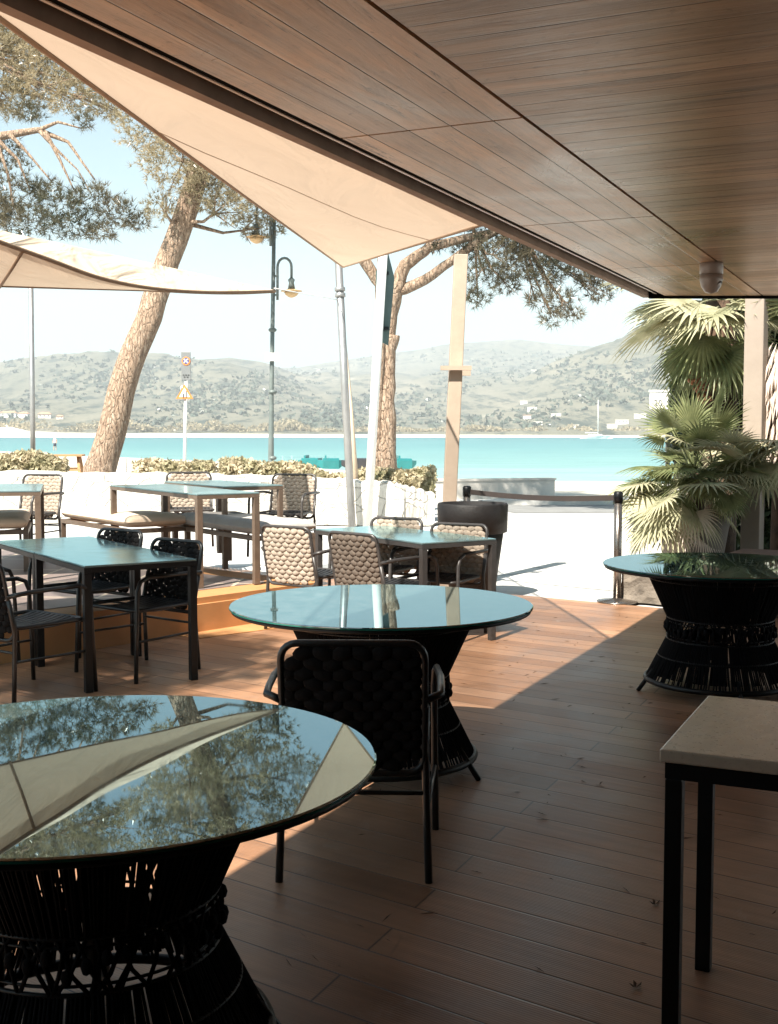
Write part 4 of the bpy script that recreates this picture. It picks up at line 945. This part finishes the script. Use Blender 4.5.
MB().add(tri(q + Vector((0, 0, -.1 * k)), 5.4 * k, -.004), [(0, 1, 2)]).build('triangle_face', M['sign_white'], tp)
mb = MB(); mb.box(rs(D(186, 394, sd_ - .045)), (.9 * k, .004, 6 * k)); mb.box(rs(D(183.3, 395.5, sd_ - .045)), (.9 * k, .004, 4 * k)); mb.build('arrows', M['sign_black'], tp)

# column at the right
cb = D(742.5, 575, 12.1); cb.z = 0; t = thing('column', 'pale square column between the palms at right', 'column', (cb.x + .09, cb.y, 0), -R(31))
MB().box((0, 0, 1.9), (.19, .19, 3.8)).build('shaft', M['column'], t, bevel=.01); MB().box((0, 0, .03), (.26, .26, .06)).build('base', M['column'], t)

# stone wall with capping, hedge, low concrete wall, small post, picnic table
def stone_wall():
    mb = MB(); pts = [(-14, 19.2, .93), (-8, 20.2, .90), (-4, 20.4, .84), (-1, 20.0, .78), (.1, 19.6, .70), (.75, 19.9, .52)]
    V = []; n = 90; xs = np.linspace(0, len(pts) - 1, n)
    P = np.array(pts)
    for s in xs:
        i = min(int(s), len(pts) - 2); f = s - i; p = P[i] * (1 - f) + P[i + 1] * f; wob = RNG.uniform(-.03, .03); h = p[2] + RNG.uniform(-.025, .025)
        for y, z in ((-.22, 0), (-.21, h * .5), (-.19, h - .03), (-.15, h), (.2, h), (.22, 0)): V.append((p[0], p[1] + y + wob * .6 + RNG.uniform(-.02, .02), max(z, -.05)))
    Fc = [(6 * i + a, 6 * i + 6 + a, 6 * i + 7 + a, 6 * i + 1 + a) for i in range(n - 1) for a in range(5)] + [tuple(range(6)), tuple(range(6 * n - 1, 6 * n - 7, -1))]
    o = mb.add(V, Fc, False).build('stone_wall', M['stone']); tag(o, 'low pale dry-stone wall running below the hedges', 'wall')
stone_wall()
def hedge(px0, px1, ytop0, ytop1, dist, zb, label, n, m_='hedge_leaf', bumpy=.08):
    a = D(px0, ytop0, dist); b = D(px1, ytop1, dist); t = thing('hedge', label, 'hedge', ((a.x + b.x) / 2, dist, 0), group='hedges behind the stone wall'); L = b.x - a.x
    def cf(n_):
        u = RNG.uniform(0, 1, n_); top = a.z + (b.z - a.z) * u + bumpy * np.sin(u * L * 5.1 + 1) * .6 + bumpy * np.sin(u * L * 2.3)
        zz = zb + (top - zb) * RNG.uniform(0, 1, n_) ** .6; wd = .42 * np.sqrt(np.clip(1 - ((zz - zb) / (top - zb + 1e-3)) ** 3, .1, 1))
        return np.stack([a.x + L * u - (a.x + b.x) / 2 + RNG.normal(0, .05, n_), RNG.uniform(-1, 1, n_) * wd, zz + RNG.normal(0, .02, n_)], 1)
    V, Fq = leaf_cloud(n, cf, .055); arr_mesh('foliage', V, Fq, M[m_], t)
    V, Fq = leaf_cloud(n // 6, cf, .05)
    mb = MB()
    for k in range(int(L * 4)):
        x = RNG.uniform(-L / 2, L / 2); mb.tube([(x, 0, 0), (x + RNG.uniform(-.1, .1), RNG.uniform(-.1, .1), zb + .3)], .012, 5)
    mb.build('stems', M['bark'], t)
hedge(-40, 64, 458, 455, 21.2, .4, 'pale green hedge at the left edge behind the stone wall', 9000)
hedge(138, 212, 464, 466, 21.4, .4, 'short hedge below the road sign', 7000)
hedge(222, 432, 463, 474, 21.0, .35, 'long dry-leaved hedge behind the tied poles', 20000)
# low concrete wall near the beach
mb = MB(); a = D(425, 500, 27.5); b = D(552, 500, 28.5); a.z = b.z = 0; t_ = thing('low_wall', 'low grey concrete wall at the back of the white paving', 'wall', ((a.x + b.x) / 2, (a.y + b.y) / 2, 0), math.atan2(b.y - a.y, b.x - a.x))
M['concrete'] = simple('concrete', (.50, .47, .43), .9, 0, .2, 2, .3)
L = (b - a).length; MB().box((0, 0, .19), (L, .3, .42)).build('wall_body', M['concrete'], t_); MB().box((0, 0, .425), (L + .05, .36, .045)).build('coping', M['concrete'], t_)
pp = D(125.5, 470, 21.8); tag(MB().tube([(pp.x, pp.y, 0), (pp.x, pp.y, D(125.5, 458, 21.8).z)], .022, 8).build('small_post', M['galvanised']), 'short thin post standing right of the leaning pine', 'post')
pc = D(60, 470, 27); pc.z = 0; t = thing('picnic_table', 'orange wooden picnic table behind the left hedge', 'picnic table', pc, .15)
zt_ = D(60, 454.5, 27).z
MB().box((0, 0, zt_ - .02), (1.05, .7, .04)).build('tabletop', M['picnic_wood'], t)
for sy in (-.6, .6): MB().box((0, sy, zt_ - .33), (1.05, .25, .04)).build('seat', M['picnic_wood'], t)
for sx in (-.42, .42):
    for s in (-1, 1): MB().tube([(sx, s * .15, zt_ - .04), (sx + .12 * (1 if sx > 0 else -1), s * .65, 0)], .04, 4).build('leg', M['picnic_wood'], t)

# small white sign by the palm
q = D(661, 401, 15.0); t = thing('notice_board', 'small white notice board half hidden by the palm fronds', 'sign', (q.x, q.y, 0))
MB().box((0, 0, q.z), (.28, .03, .20)).build('board', M['sign_white'], t); MB().box((0, 0, q.z + .125), (.30, .04, .025)).build('top_rail', M['sign_white'], t); MB().box((.1, .03, q.z / 2), (.05, .05, q.z)).build('post', M['galvanised'], t)
def text(body, loc, size, m_, parent, name='lettering'):
    cu_ = bpy.data.curves.new(name, 'FONT'); cu_.body = body; cu_.size = size; cu_.extrude = .002; cu_.align_x = 'CENTER'
    o = bpy.data.objects.new(name, cu_); C.objects.link(o); o.rotation_euler = (R(90), 0, 0)
    dg = bpy.context.evaluated_depsgraph_get(); me = bpy.data.meshes.new_from_object(o.evaluated_get(dg)); bpy.data.objects.remove(o)
    o = bpy.data.objects.new(name, me); C.objects.link(o); o.parent = parent; o.location = loc; o.rotation_euler = (R(90), 0, 0); me.materials.clear(); me.materials.append(m_); return o
text('20', (-.04, -.019, q.z - .06), .11, M['sign_grey'], t)

# wooden planter box, stone planter, potted palm, tall palm
t = thing('planter_box', 'dark reddish wooden planter box at the right edge of the deck', 'planter', (3.55, 9.95, 0), -R(31))
MB().box((0, 0, .24), (1.3, .6, .48)).build('box_body', M['rose_wood'], t, bevel=.01); MB().box((0, 0, .492), (1.36, .66, .02)).build('rim', M['rose_wood'], t)
sp = G(657, 606); t = thing('stone_planter', 'rough stone planter beside the steel stanchion', 'planter', (sp.x + .30, sp.y + .45, 0), -R(31))
mb = MB(); V = []; n = 40
for lv in range(6):
    for i in range(n):
        a = 2 * math.pi * i / n; rr = .50 * (1 / max(abs(math.cos(a)), abs(math.sin(a)))) ** .72 * .9; V.append((rr * math.cos(a) + RNG.uniform(-.015, .015), rr * math.sin(a) + RNG.uniform(-.015, .015), .30 * lv / 5))
mb.add(V, [(l * n + i, l * n + (i + 1) % n, (l + 1) * n + (i + 1) % n, (l + 1) * n + i) for l in range(5) for i in range(n)] + [tuple(range(5 * n, 6 * n))])
M['rough_stone'] = simple('rough_stone', (.16, .135, .11), .95, 0, .45, 7, .9)
mb.build('stone_body', M['rough_stone'], t)

def fan_frond(base, direction, pet, R_leaf, droop, n=26, spread=230, roll=0.0, rnd=random):
    """returns verts/faces of a petiole + fan of folded leaflets"""
    mb = MB(); d = Vector(direction).normalized(); side = d.cross(Vector((0, 0, 1)));
    if side.length < 1e-3: side = Vector((1, 0, 0))
    side.normalize(); upn = side.cross(d).normalized()
    side = (Matrix.Rotation(roll, 3, d) @ side); upn = side.cross(d).normalized()
    pts = [Vector(base)]; cur = d.copy(); p = Vector(base)
    for k in range(6):
        cur = (cur + Vector((0, 0, -droop * .07))).normalized(); p = p + cur * pet / 6; pts.append(p.copy())
    mb.tube(pts, [.012, .011, .010, .009, .008, .007, .006], 5)
    d = cur; side = d.cross(upn).normalized(); side = -side if side.dot(d.cross(upn)) < 0 else side; upn = side.cross(d).normalized()
    for i in range(n):
        a = R(-spread / 2 + spread * i / (n - 1)) ; Lf = R_leaf * (1 - .28 * abs(a / R(spread / 2)) ** 2) * rnd.uniform(.92, 1.05)
        dirv = (d * math.cos(a) + side * math.sin(a)).normalized(); w_ = Lf * .030 * 1.15; ac = dirv.cross(upn).normalized()
        V = []; pc_ = p.copy(); cd_ = dirv.copy(); K = 6
        for k in range(K + 1):
            s = k / K; ww = w_ * (.35 + 1.3 * s * (1 - s) * 2 if s < .5 else 1.0 * (1 - s) * 2 + .02)
            V += [pc_ - ac * ww, pc_ - upn * ww * .45, pc_ + ac * ww]
            cd_ = (cd_ + Vector((0, 0, -(droop * .16 + .05) * s * rnd.uniform(.7, 1.5)))).normalized(); pc_ = pc_ + cd_ * Lf / K
        mb.add(V, [(3 * k + j, 3 * k + j + 1, 3 * k + 4 + j, 3 * k + 3 + j) for k in range(K) for j in range(2)])
    return mb
def palm_fronds(t, centre, cnt, pet, rl, elev, droop, m_, az_range=(0, 360), name='frond', seed=1, spread=220):
    rnd = random.Random(seed)
    for k in range(cnt):
        az = R(az_range[0] + (az_range[1] - az_range[0]) * (k + rnd.uniform(-.3, .3)) / cnt); el = R(rnd.uniform(*elev))
        d = (math.cos(az) * math.cos(el), math.sin(az) * math.cos(el), math.sin(el))
        fan_frond(Vector(centre) + Vector((0, 0, rnd.uniform(-.06, .06))), d, pet * rnd.uniform(.75, 1.15), rl * rnd.uniform(.85, 1.1), droop * rnd.uniform(.7, 1.3), 26, spread, rnd.uniform(-.5, .5), rnd).build(name, m_, t)
pp = Vector((3.05, 12.0, 0)); t = thing('potted_palm', 'fan palm with bright pleated fronds in a taupe pot left of the column', 'palm', pp)
MB().lathe([(.22, .0), (.27, .10), (.35, .60), (.375, .62), (.375, .685), (.35, .69), (.33, .62), (.0, .62)], seg=44).build('pot', M['pot_taupe'], t)
MB().tube([(0, 0, .6), (.02, 0, .85), (0, 0, 1.12)], [.10, .09, .06], 10).build('trunk', M['palm_bark'], t)
palm_fronds(t, (0, 0, 1.05), 13, .46, .44, (0, 45), .9, M['palm_leaf'], seed=3, spread=250)
palm_fronds(t, (0, 0, 1.15), 9, .50, .42, (40, 85), .5, M['palm_leaf'], seed=5, spread=200)
palm_fronds(t, (-.1, -.1, 1.0), 12, .46, .44, (-10, 35), 1.2, M['palm_old'], seed=8, spread=260)
palm_fronds(t, (-.12, -.05, .95), 9, .5, .42, (-35, 5), 1.5, M['palm_old'], (120, 300), seed=11, spread=240)
palm_fronds(t, (-.05, -.1, .92), 5, .42, .40, (-50, -15), 1.6, M['palm_dry'], (150, 330), seed=29, spread=200)
palm_fronds(t, (.05, -.15, 1.15), 12, .40, .36, (-20, 60), 1.4, M['palm_leaf'], (140, 400), seed=41, spread=170)
palm_fronds(t, (.15, -.1, 1.2), 6, .42, .40, (10, 60), 1.0, M['palm_old'], (200, 340), seed=19, spread=210)
pp = Vector((3.62, 13.2, 0)); t = thing('fan_palm', 'tall fan palm with a shaggy dark trunk and drooping pale crown under the roof edge', 'palm', pp)
mb = MB(); mb.tube([(0, 0, 0), (.02, 0, 1.0), (.0, 0, 2.0), (-.02, 0, 2.95)], [.20, .19, .18, .14], 14)
for k in range(420):
    a = RNG.uniform(0, 6.28); z = RNG.uniform(.5, 2.85); r = .18; c_ = Vector((r * math.cos(a), r * math.sin(a), z)); o_ = Vector((math.cos(a) * RNG.uniform(.03, .12), math.sin(a) * RNG.uniform(.03, .12), RNG.uniform(-.22, -.06)))
    s = Vector((-math.sin(a), math.cos(a), 0)) * .018; mb.add([c_ - s, c_ + s, c_ + o_], [(0, 1, 2)])
mb.build('trunk', M['palm_bark'], t)
palm_fronds(t, (0, 0, 2.92), 22, .62, .72, (-10, 35), .75, M['palm_old'], seed=13)
palm_fronds(t, (0, 0, 2.98), 12, .6, .7, (35, 80), .5, M['palm_leaf'], seed=17)
palm_fronds(t, (0, 0, 2.75), 14, .5, .62, (-55, -20), 1.2, M['palm_leaf'], seed=23)
mb = MB()
for k in range(46): mb.blob((-.25 + RNG.normal(0, .07), -.2 + RNG.normal(0, .05), 2.05 + RNG.normal(0, .10)), (.022, .022, .022), 6, 4)
tag(mb.build('fruit_cluster', M['fruit'], t), kind='stuff')
# second palm at the right edge: pale dry skirt, low fresh fronds
pp = Vector((4.12, 12.3, 0)); t = thing('fan_palm', 'fan palm cut by the right edge with a thick skirt of dead whitish fronds', 'palm', pp)
MB().tube([(0, 0, 0), (0, 0, 2.4)], [.2, .16], 12).build('trunk', M['palm_bark'], t)
mb = MB()
for k in range(1500):
    a = RNG.uniform(0, 6.28); z = RNG.uniform(1.35, 2.45); r = .12 + .22 * math.sin((z - 1.2) / 1.3 * 2.4) * RNG.uniform(.7, 1.1); c_ = Vector((r * math.cos(a), r * math.sin(a), z)); ln = RNG.uniform(.14, .34)
    o_ = Vector((math.cos(a) * ln * .35, math.sin(a) * ln * .35, -ln)); s = Vector((-math.sin(a), math.cos(a), 0)) * RNG.uniform(.010, .020); m1 = c_ + o_ * .5 + Vector((math.cos(a), math.sin(a), 0)) * .03
    mb.add([c_, m1 - s, c_ + o_, m1 + s], [(0, 1, 2, 3)])
mb.build('dead_fronds', M['palm_dry'], t)
palm_fronds(t, (0, 0, 2.45), 12, .5, .6, (35, 85), .6, M['palm_leaf'], seed=31)
palm_fronds(t, (-.05, -.2, 1.30), 12, .50, .60, (0, 50), 1.2, M['palm_old'], (150, 290), seed=37)
# dark shrub backdrop
t = thing('shrub', 'dark dense shrub filling the gap behind the column', 'shrub', (4.6, 14.8, 0))
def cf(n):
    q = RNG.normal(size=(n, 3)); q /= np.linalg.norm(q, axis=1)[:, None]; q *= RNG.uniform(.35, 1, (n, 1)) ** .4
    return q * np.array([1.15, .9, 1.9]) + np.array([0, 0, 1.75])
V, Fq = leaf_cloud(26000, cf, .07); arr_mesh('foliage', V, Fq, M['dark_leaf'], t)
mb = MB()
for k in range(9): mb.tube([(RNG.uniform(-.3, .3), RNG.uniform(-.3, .3), 0), (RNG.uniform(-.8, .8), RNG.uniform(-.5, .5), 2.4)], [.03, .01], 6)
mb.build('stems', M['palm_bark'], t)

# ---------------------------------------------------------------- pines
def needle_crown(clumps, dens, ln, wd, name, m_, parent, org):
    """clumps: (centre, radii) -> many needle tufts on the clump shells"""
    Vs = []; org = np.array(org)
    for (c, r) in clumps:
        c = np.array(c); r = np.array(r, dtype=float); n = int(dens * (r[0] * r[1] * r[2]) ** (2 / 3)) + 12
        q = RNG.normal(size=(n, 3)); q /= np.linalg.norm(q, axis=1)[:, None]
        lump = 1 + .22 * np.sin(q[:, 0] * 5 + c[0] * 3) * np.sin(q[:, 1] * 6 + c[2]) + .15 * np.sin(q[:, 2] * 9 + c[1])
        rad = RNG.uniform(.25, 1.0, n) ** .45 * lump
        tc = c + q * r * rad[:, None]
        out = q * .8 + np.array([0, 0, .45]); K = 10; wd_ = wd * .8
        for k in range(K):
            d = out + RNG.normal(0, .75, (n, 3)); d /= np.linalg.norm(d, axis=1)[:, None]
            s = np.cross(d, RNG.normal(size=(n, 3))); s /= np.linalg.norm(s, axis=1)[:, None]; L = (ln * RNG.uniform(.6, 1.25, n))[:, None]
            Vs.append(np.stack([tc - s * wd_, tc + s * wd_, tc + d * L * .85], 1))
    V = np.concatenate(Vs).reshape(-1, 3) - org
    return arr_mesh(name, V, np.arange(len(V)).reshape(-1, 3), m_, parent)
def rnd_clumps(cx, cy, cz, rx, ry, rz, n, r0, r1, seed):
    g = np.random.default_rng(seed); out = []
    for _ in range(n):
        q = g.normal(size=3); q /= np.linalg.norm(q); q *= g.uniform(.3, 1) ** .5; r = g.uniform(r0, r1)
        out.append(((cx + q[0] * rx, cy + q[1] * ry, cz + q[2] * rz), (r, r, r * .62)))
    return out
def limb(mb, pts, rs):
    pts = [Vector(p) for p in pts]; P = []; RR = []
    for i in range(len(pts) - 1):
        for k in range(4):
            s = k / 4; p = pts[i].lerp(pts[i + 1], s); P.append(p + Vector((RNG.uniform(-1, 1), RNG.uniform(-1, 1), 0)) * rs[i] * .12); RR.append(rs[i] + (rs[i + 1] - rs[i]) * s)
    P.append(pts[-1]); RR.append(rs[-1]); mb.tube(P, RR, 12)
def branches(mb, clumps, starts, r=.035):
    for (c, rr) in clumps:
        c = Vector(c); s = min(starts, key=lambda q: (Vector(q) - c).length); s = Vector(s); mid = s.lerp(c, .5) + Vector((0, 0, -.15)); mb.tube([s, mid, c], [r, r * .6, r * .25], 6)
        for _ in range(3): e = c + Vector(RNG.normal(0, .45, 3)) * rr[0]; mb.tube([mid.lerp(c, .5), e], [r * .35, r * .12], 4)

# leaning pine (left)
b1 = D(97, 500, 22.5); b1.z = 0; t = thing('pine_tree', 'leaning pine with a thick pale trunk at left', 'pine tree', b1)
o1 = b1.copy(); P = [b1, D(104, 455, 22.5), D(128, 370, 22.6), D(155, 300, 22.8), D(182, 222, 23), D(205, 150, 23), D(232, 70, 23), D(250, -40, 23)]
mb = MB(); limb(mb, [p - o1 for p in P], [.40, .28, .255, .24, .22, .20, .16, .10])
cl = []
for (px, py, d_, r, rz) in [(175, 160, 22.2, .75, .5), (200, 135, 22.8, .8, .6), (232, 172, 23, .75, .5), (258, 200, 23.6, .7, .42), (225, 205, 22.6, .45, .3), (160, 205, 22.4, .35, .22), (150, 130, 23.5, .7, .5), (262, 228, 24, .5, .28),
                          (205, 185, 22.4, .5, .35), (185, 95, 23, 1.0, .7), (240, 110, 23, 1.0, .7), (290, 150, 24, 1.0, .6), (150, 60, 22.5, 1.0, .7), (210, 30, 23, 1.3, .8), (280, 60, 24, 1.3, .8)]:
    cl.append((tuple(D(px, py, d_)), (r, r, rz)))
top = D(250, -60, 23); cl += rnd_clumps(top.x, top.y, top.z + .8, 3.4, 3.2, 1.8, 34, .7, 1.25, 4)
branches(mb, [((c[0] - o1.x, c[1] - o1.y, c[2] - o1.z), r) for c, r in cl], [p - o1 for p in P[4:]], .05); mb.build('trunk', M['bark'], t)
needle_crown(cl, 820, .15, .0085, 'crown', M['needles_pale'], t, o1)

KP = 1.68
def D2(px, py, d): return D(px, py, d * KP)
# near-left pine, its trunk left of the frame
b2 = Vector((-14.4, 27.2, 0)); t = thing('pine_tree', 'pine whose branches reach in at the upper left corner', 'pine tree', b2)
o2 = b2.copy(); P = [b2, b2 + Vector((.5, 0, 4.0)), b2 + Vector((1.5, 0, 7.4)), D2(-90, 110, 16.2), D2(-40, 40, 16), D2(0, -60, 16)]
mb = MB(); limb(mb, [p - o2 for p in P], [.5, .42, .38, .34, .25, .14])
limb(mb, [p - o2 for p in (D2(-90, 150, 16.1), D2(-10, 138, 15.6), D2(38, 130, 15.4), D2(68, 142, 15.3), D2(95, 180, 15.2))], [.2, .10, .064, .034, .016])
for q in ([(45, 132), (60, 160), (74, 190)], [(40, 131), (55, 148), (78, 170), (92, 196)], [(10, 135), (25, 150), (52, 182)], [(-5, 137), (18, 160), (30, 190)], [(38, 130), (58, 122), (80, 128)], [(-5, 137), (8, 175), (14, 210)]):
    limb(mb, [D2(x, y, 15.3) - o2 for x, y in q], [.05, .03, .014, .01][:len(q)])
dk = []  # lower clumps, shade put into their darker needle colour
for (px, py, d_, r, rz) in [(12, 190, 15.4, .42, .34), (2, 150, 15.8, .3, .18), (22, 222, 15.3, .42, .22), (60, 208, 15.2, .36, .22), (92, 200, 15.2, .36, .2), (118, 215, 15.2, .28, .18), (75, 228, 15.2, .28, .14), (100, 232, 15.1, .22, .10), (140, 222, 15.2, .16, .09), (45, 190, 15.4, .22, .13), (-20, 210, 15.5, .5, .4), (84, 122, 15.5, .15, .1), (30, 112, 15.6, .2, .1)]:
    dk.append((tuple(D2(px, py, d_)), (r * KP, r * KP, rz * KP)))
lt_ = []  # upper clumps, sunlight put into their paler needle colour
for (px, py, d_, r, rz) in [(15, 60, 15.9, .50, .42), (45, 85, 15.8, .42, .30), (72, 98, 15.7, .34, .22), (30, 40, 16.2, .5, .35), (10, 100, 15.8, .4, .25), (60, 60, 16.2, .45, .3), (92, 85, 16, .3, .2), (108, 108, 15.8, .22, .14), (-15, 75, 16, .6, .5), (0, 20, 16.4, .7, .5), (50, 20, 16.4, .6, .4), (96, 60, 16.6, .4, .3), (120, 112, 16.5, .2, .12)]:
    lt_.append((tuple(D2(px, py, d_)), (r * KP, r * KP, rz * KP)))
top = D2(-110, -110, 16.5); lt_ += rnd_clumps(top.x, top.y, top.z, 3.6, 2.6, 1.6, 14, .85, 1.5, 6)
branches(mb, [((c[0] - o2.x, c[1] - o2.y, c[2] - o2.z), r) for c, r in lt_], [p - o2 for p in P[3:]], .05); mb.build('trunk', M['bark'], t)
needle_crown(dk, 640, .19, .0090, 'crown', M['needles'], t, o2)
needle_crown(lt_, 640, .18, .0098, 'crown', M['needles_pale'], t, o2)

# forked pine (centre right)
b3 = D(383, 500, 22.5); b3.z = 0; t = thing('pine_tree', 'forked pine with spreading orange limbs behind the white pole', 'pine tree', b3)
o3 = b3.copy(); fk = D(392, 335, 22.5)
mb = MB(); limb(mb, [p - o3 for p in (b3, D(384, 470, 22.5), D(386, 400, 22.5), D(389, 350, 22.5), fk)], [.30, .23, .16, .14, .15])
limb(mb, [p - o3 for p in (D(375, 520, 22.4), D(378, 400, 22.4), D(382, 330, 22.4), D(380, 285, 22.3), D(365, 262, 22.2), D(350, 235, 22))], [.12, .09, .085, .10, .11, .09])
limb(mb, [p - o3 for p in (D(388, 345, 22.5), D(392, 300, 22.4), D(405, 265, 22.3), D(430, 247, 22.2), D(475, 236, 22), D(520, 225, 22))], [.12, .13, .12, .09, .07, .03])
limb(mb, [p - o3 for p in (D(388, 330, 22.5), D(398, 292, 22.4), D(425, 280, 22.3), D(450, 262, 22.2), D(480, 240, 22), D(510, 225, 22))], [.10, .11, .095, .08, .08, .04])
limb(mb, [p - o3 for p in (D(385, 310, 22.5), D(383, 260, 22.4), D(385, 220, 22.4), D(395, 150, 22.4), D(410, 60, 22.4))], [.1, .10, .09, .08, .05])
cl = []
for (px, py, d_, r, rz) in [(498, 255, 21.8, .45, .3), (520, 262, 21.8, .45, .3), (545, 272, 21.7, .4, .28), (485, 275, 21.9, .35, .25), (478, 298, 22, .26, .16), (560, 300, 21.6, .30, .20), (552, 318, 21.6, .2, .14), (573, 314, 21.6, .18, .12), (508, 285, 21.9, .26, .15), (600, 295, 21.6, .22, .12), (585, 282, 21.7, .22, .13), (535, 300, 21.7, .22, .13), (435, 245, 22.2, .2, .1), (462, 248, 22.2, .25, .13),
                          (530, 240, 21.8, .6, .35), (575, 255, 21.7, .6, .35), (610, 275, 21.6, .5, .25), (500, 230, 22, .6, .35), (630, 280, 21.6, .3, .15)]:
    cl.append((tuple(D(px, py, d_)), (r, r, rz)))
c0 = len(cl); top = D(520, 120, 22.5); cl += rnd_clumps(top.x, top.y, top.z, 3.2, 2.6, 1.1, 40, .5, 1.0, 8)
branches(mb, [((c[0] - o3.x, c[1] - o3.y, c[2] - o3.z), r) for c, r in cl], [D(520, 225, 22) - o3, D(475, 236, 22) - o3, D(430, 247, 22.2) - o3, D(410, 60, 22.4) - o3, D(510, 225, 22) - o3], .035); mb.build('trunk', M['bark'], t)
needle_crown(cl, 900, .17, .0075, 'crown', M['needles'], t, o3)

# big pine beside the terrace, left of the camera: unseen, crown clumps placed to shade the left tables
b4 = Vector((-7.5, 2.0, 0)); t = thing('pine_tree', 'unseen umbrella pine left of the terrace, its crown shaped to shade the tables below', 'pine tree', b4); o4 = b4.copy()
mb = MB(); limb(mb, [(0, 0, 0), (.5, .4, 3.2), (1.6, .8, 5.6), (2.4, 1.2, 7.2)], [.36, .30, .26, .15])
S = dv / -dv.z
cl = []
def shade(tx, ty, tz, h, r, rz=.4): p = Vector((tx, ty, tz)) - S * (h - tz) * 1.0; cl.append(((p.x, p.y, h), (r, r, rz)))
for (x, y, r) in [(-1.35, 7.3, .6), (-1.9, 7.1, .7), (-1.9, 7.9, .7), (-2.7, 7.7, .8), (-1.5, 8.1, .45), (-2.6, 6.6, .8), (-3.6, 7.1, .9), (-2.0, 6.2, .5), (-2.3, 8.5, .4)]: shade(x, y, .6, 7.6 + RNG.uniform(-.5, .5), r)
branches(mb, [((c[0] - o4.x, c[1] - o4.y, c[2]), r) for c, r in cl], [(2.4, 1.2, 7.2), (1.6, .8, 5.6), (1.9, 1.0, 6.3)], .06); mb.build('trunk', M['bark'], t)
needle_crown(cl, 1500, .15, .010, 'crown', M['needles'], t, o4)

# scattered dry needles and leaf bits on the deck
mb = MB()
for k in range(260):
    x = RNG.uniform(-.8, 2.6); y = RNG.uniform(2.6, 10.0); a = RNG.uniform(0, 3.14); L = RNG.uniform(.008, .035); w_ = RNG.uniform(.0008, .0025)
    c_, s_ = math.cos(a), math.sin(a); bx = RNG.uniform(-.3, .3) * L
    mb.add([(x - c_ * L, y - s_ * L, .001), (x + s_ * w_, y - c_ * w_, .001), (x + c_ * L + s_ * bx, y + s_ * L - c_ * bx, .003), (x - s_ * w_, y + c_ * w_, .004)], [(0, 1, 2, 3)])
tag(mb.build('pine_litter', M['dry_leaf']), 'dry pine needles and bits scattered over the deck', 'litter', kind='stuff')
for (px, py, lab) in ((636, 988, 'curled dry leaf on the deck near the stone side table'), (655, 905, 'small dark leaf on the deck between the side table legs')):
    p = G(px, py); mb = MB()
    for k in range(5): a = k * 1.25; mb.add([(0, 0, .002), (.014 * math.cos(a), .014 * math.sin(a), .008), (.020 * math.cos(a + .5), .020 * math.sin(a + .5), .014), (.010 * math.cos(a + .9), .010 * math.sin(a + .9), .004)], [(0, 1, 2, 3)])
    tag(mb.build('dry_leaf', M['dry_leaf'], loc=p), lab, 'leaf')

# ---------------------------------------------------------------- haze
hz = MB().box((0, 2950, 290), (9000, 6900, 600)).build('haze', None) if False else None
def haze():
    t = NT('haze_air'); t.t.nodes.remove(t.b); v = t.n('ShaderNodeVolumePrincipled'); v.inputs['Color'].default_value = (.86, .94, 1, 1); v.inputs['Density'].default_value = .00032; v.inputs['Anisotropy'].default_value = .0
    t.l(v.outputs[0], t.out.inputs['Volume']); o = MB().box((0, 1900, 247), (9600, 5200, 510)).build('haze', t.m); tag(o, 'pale sea haze in the air', 'haze', kind='stuff')
haze()
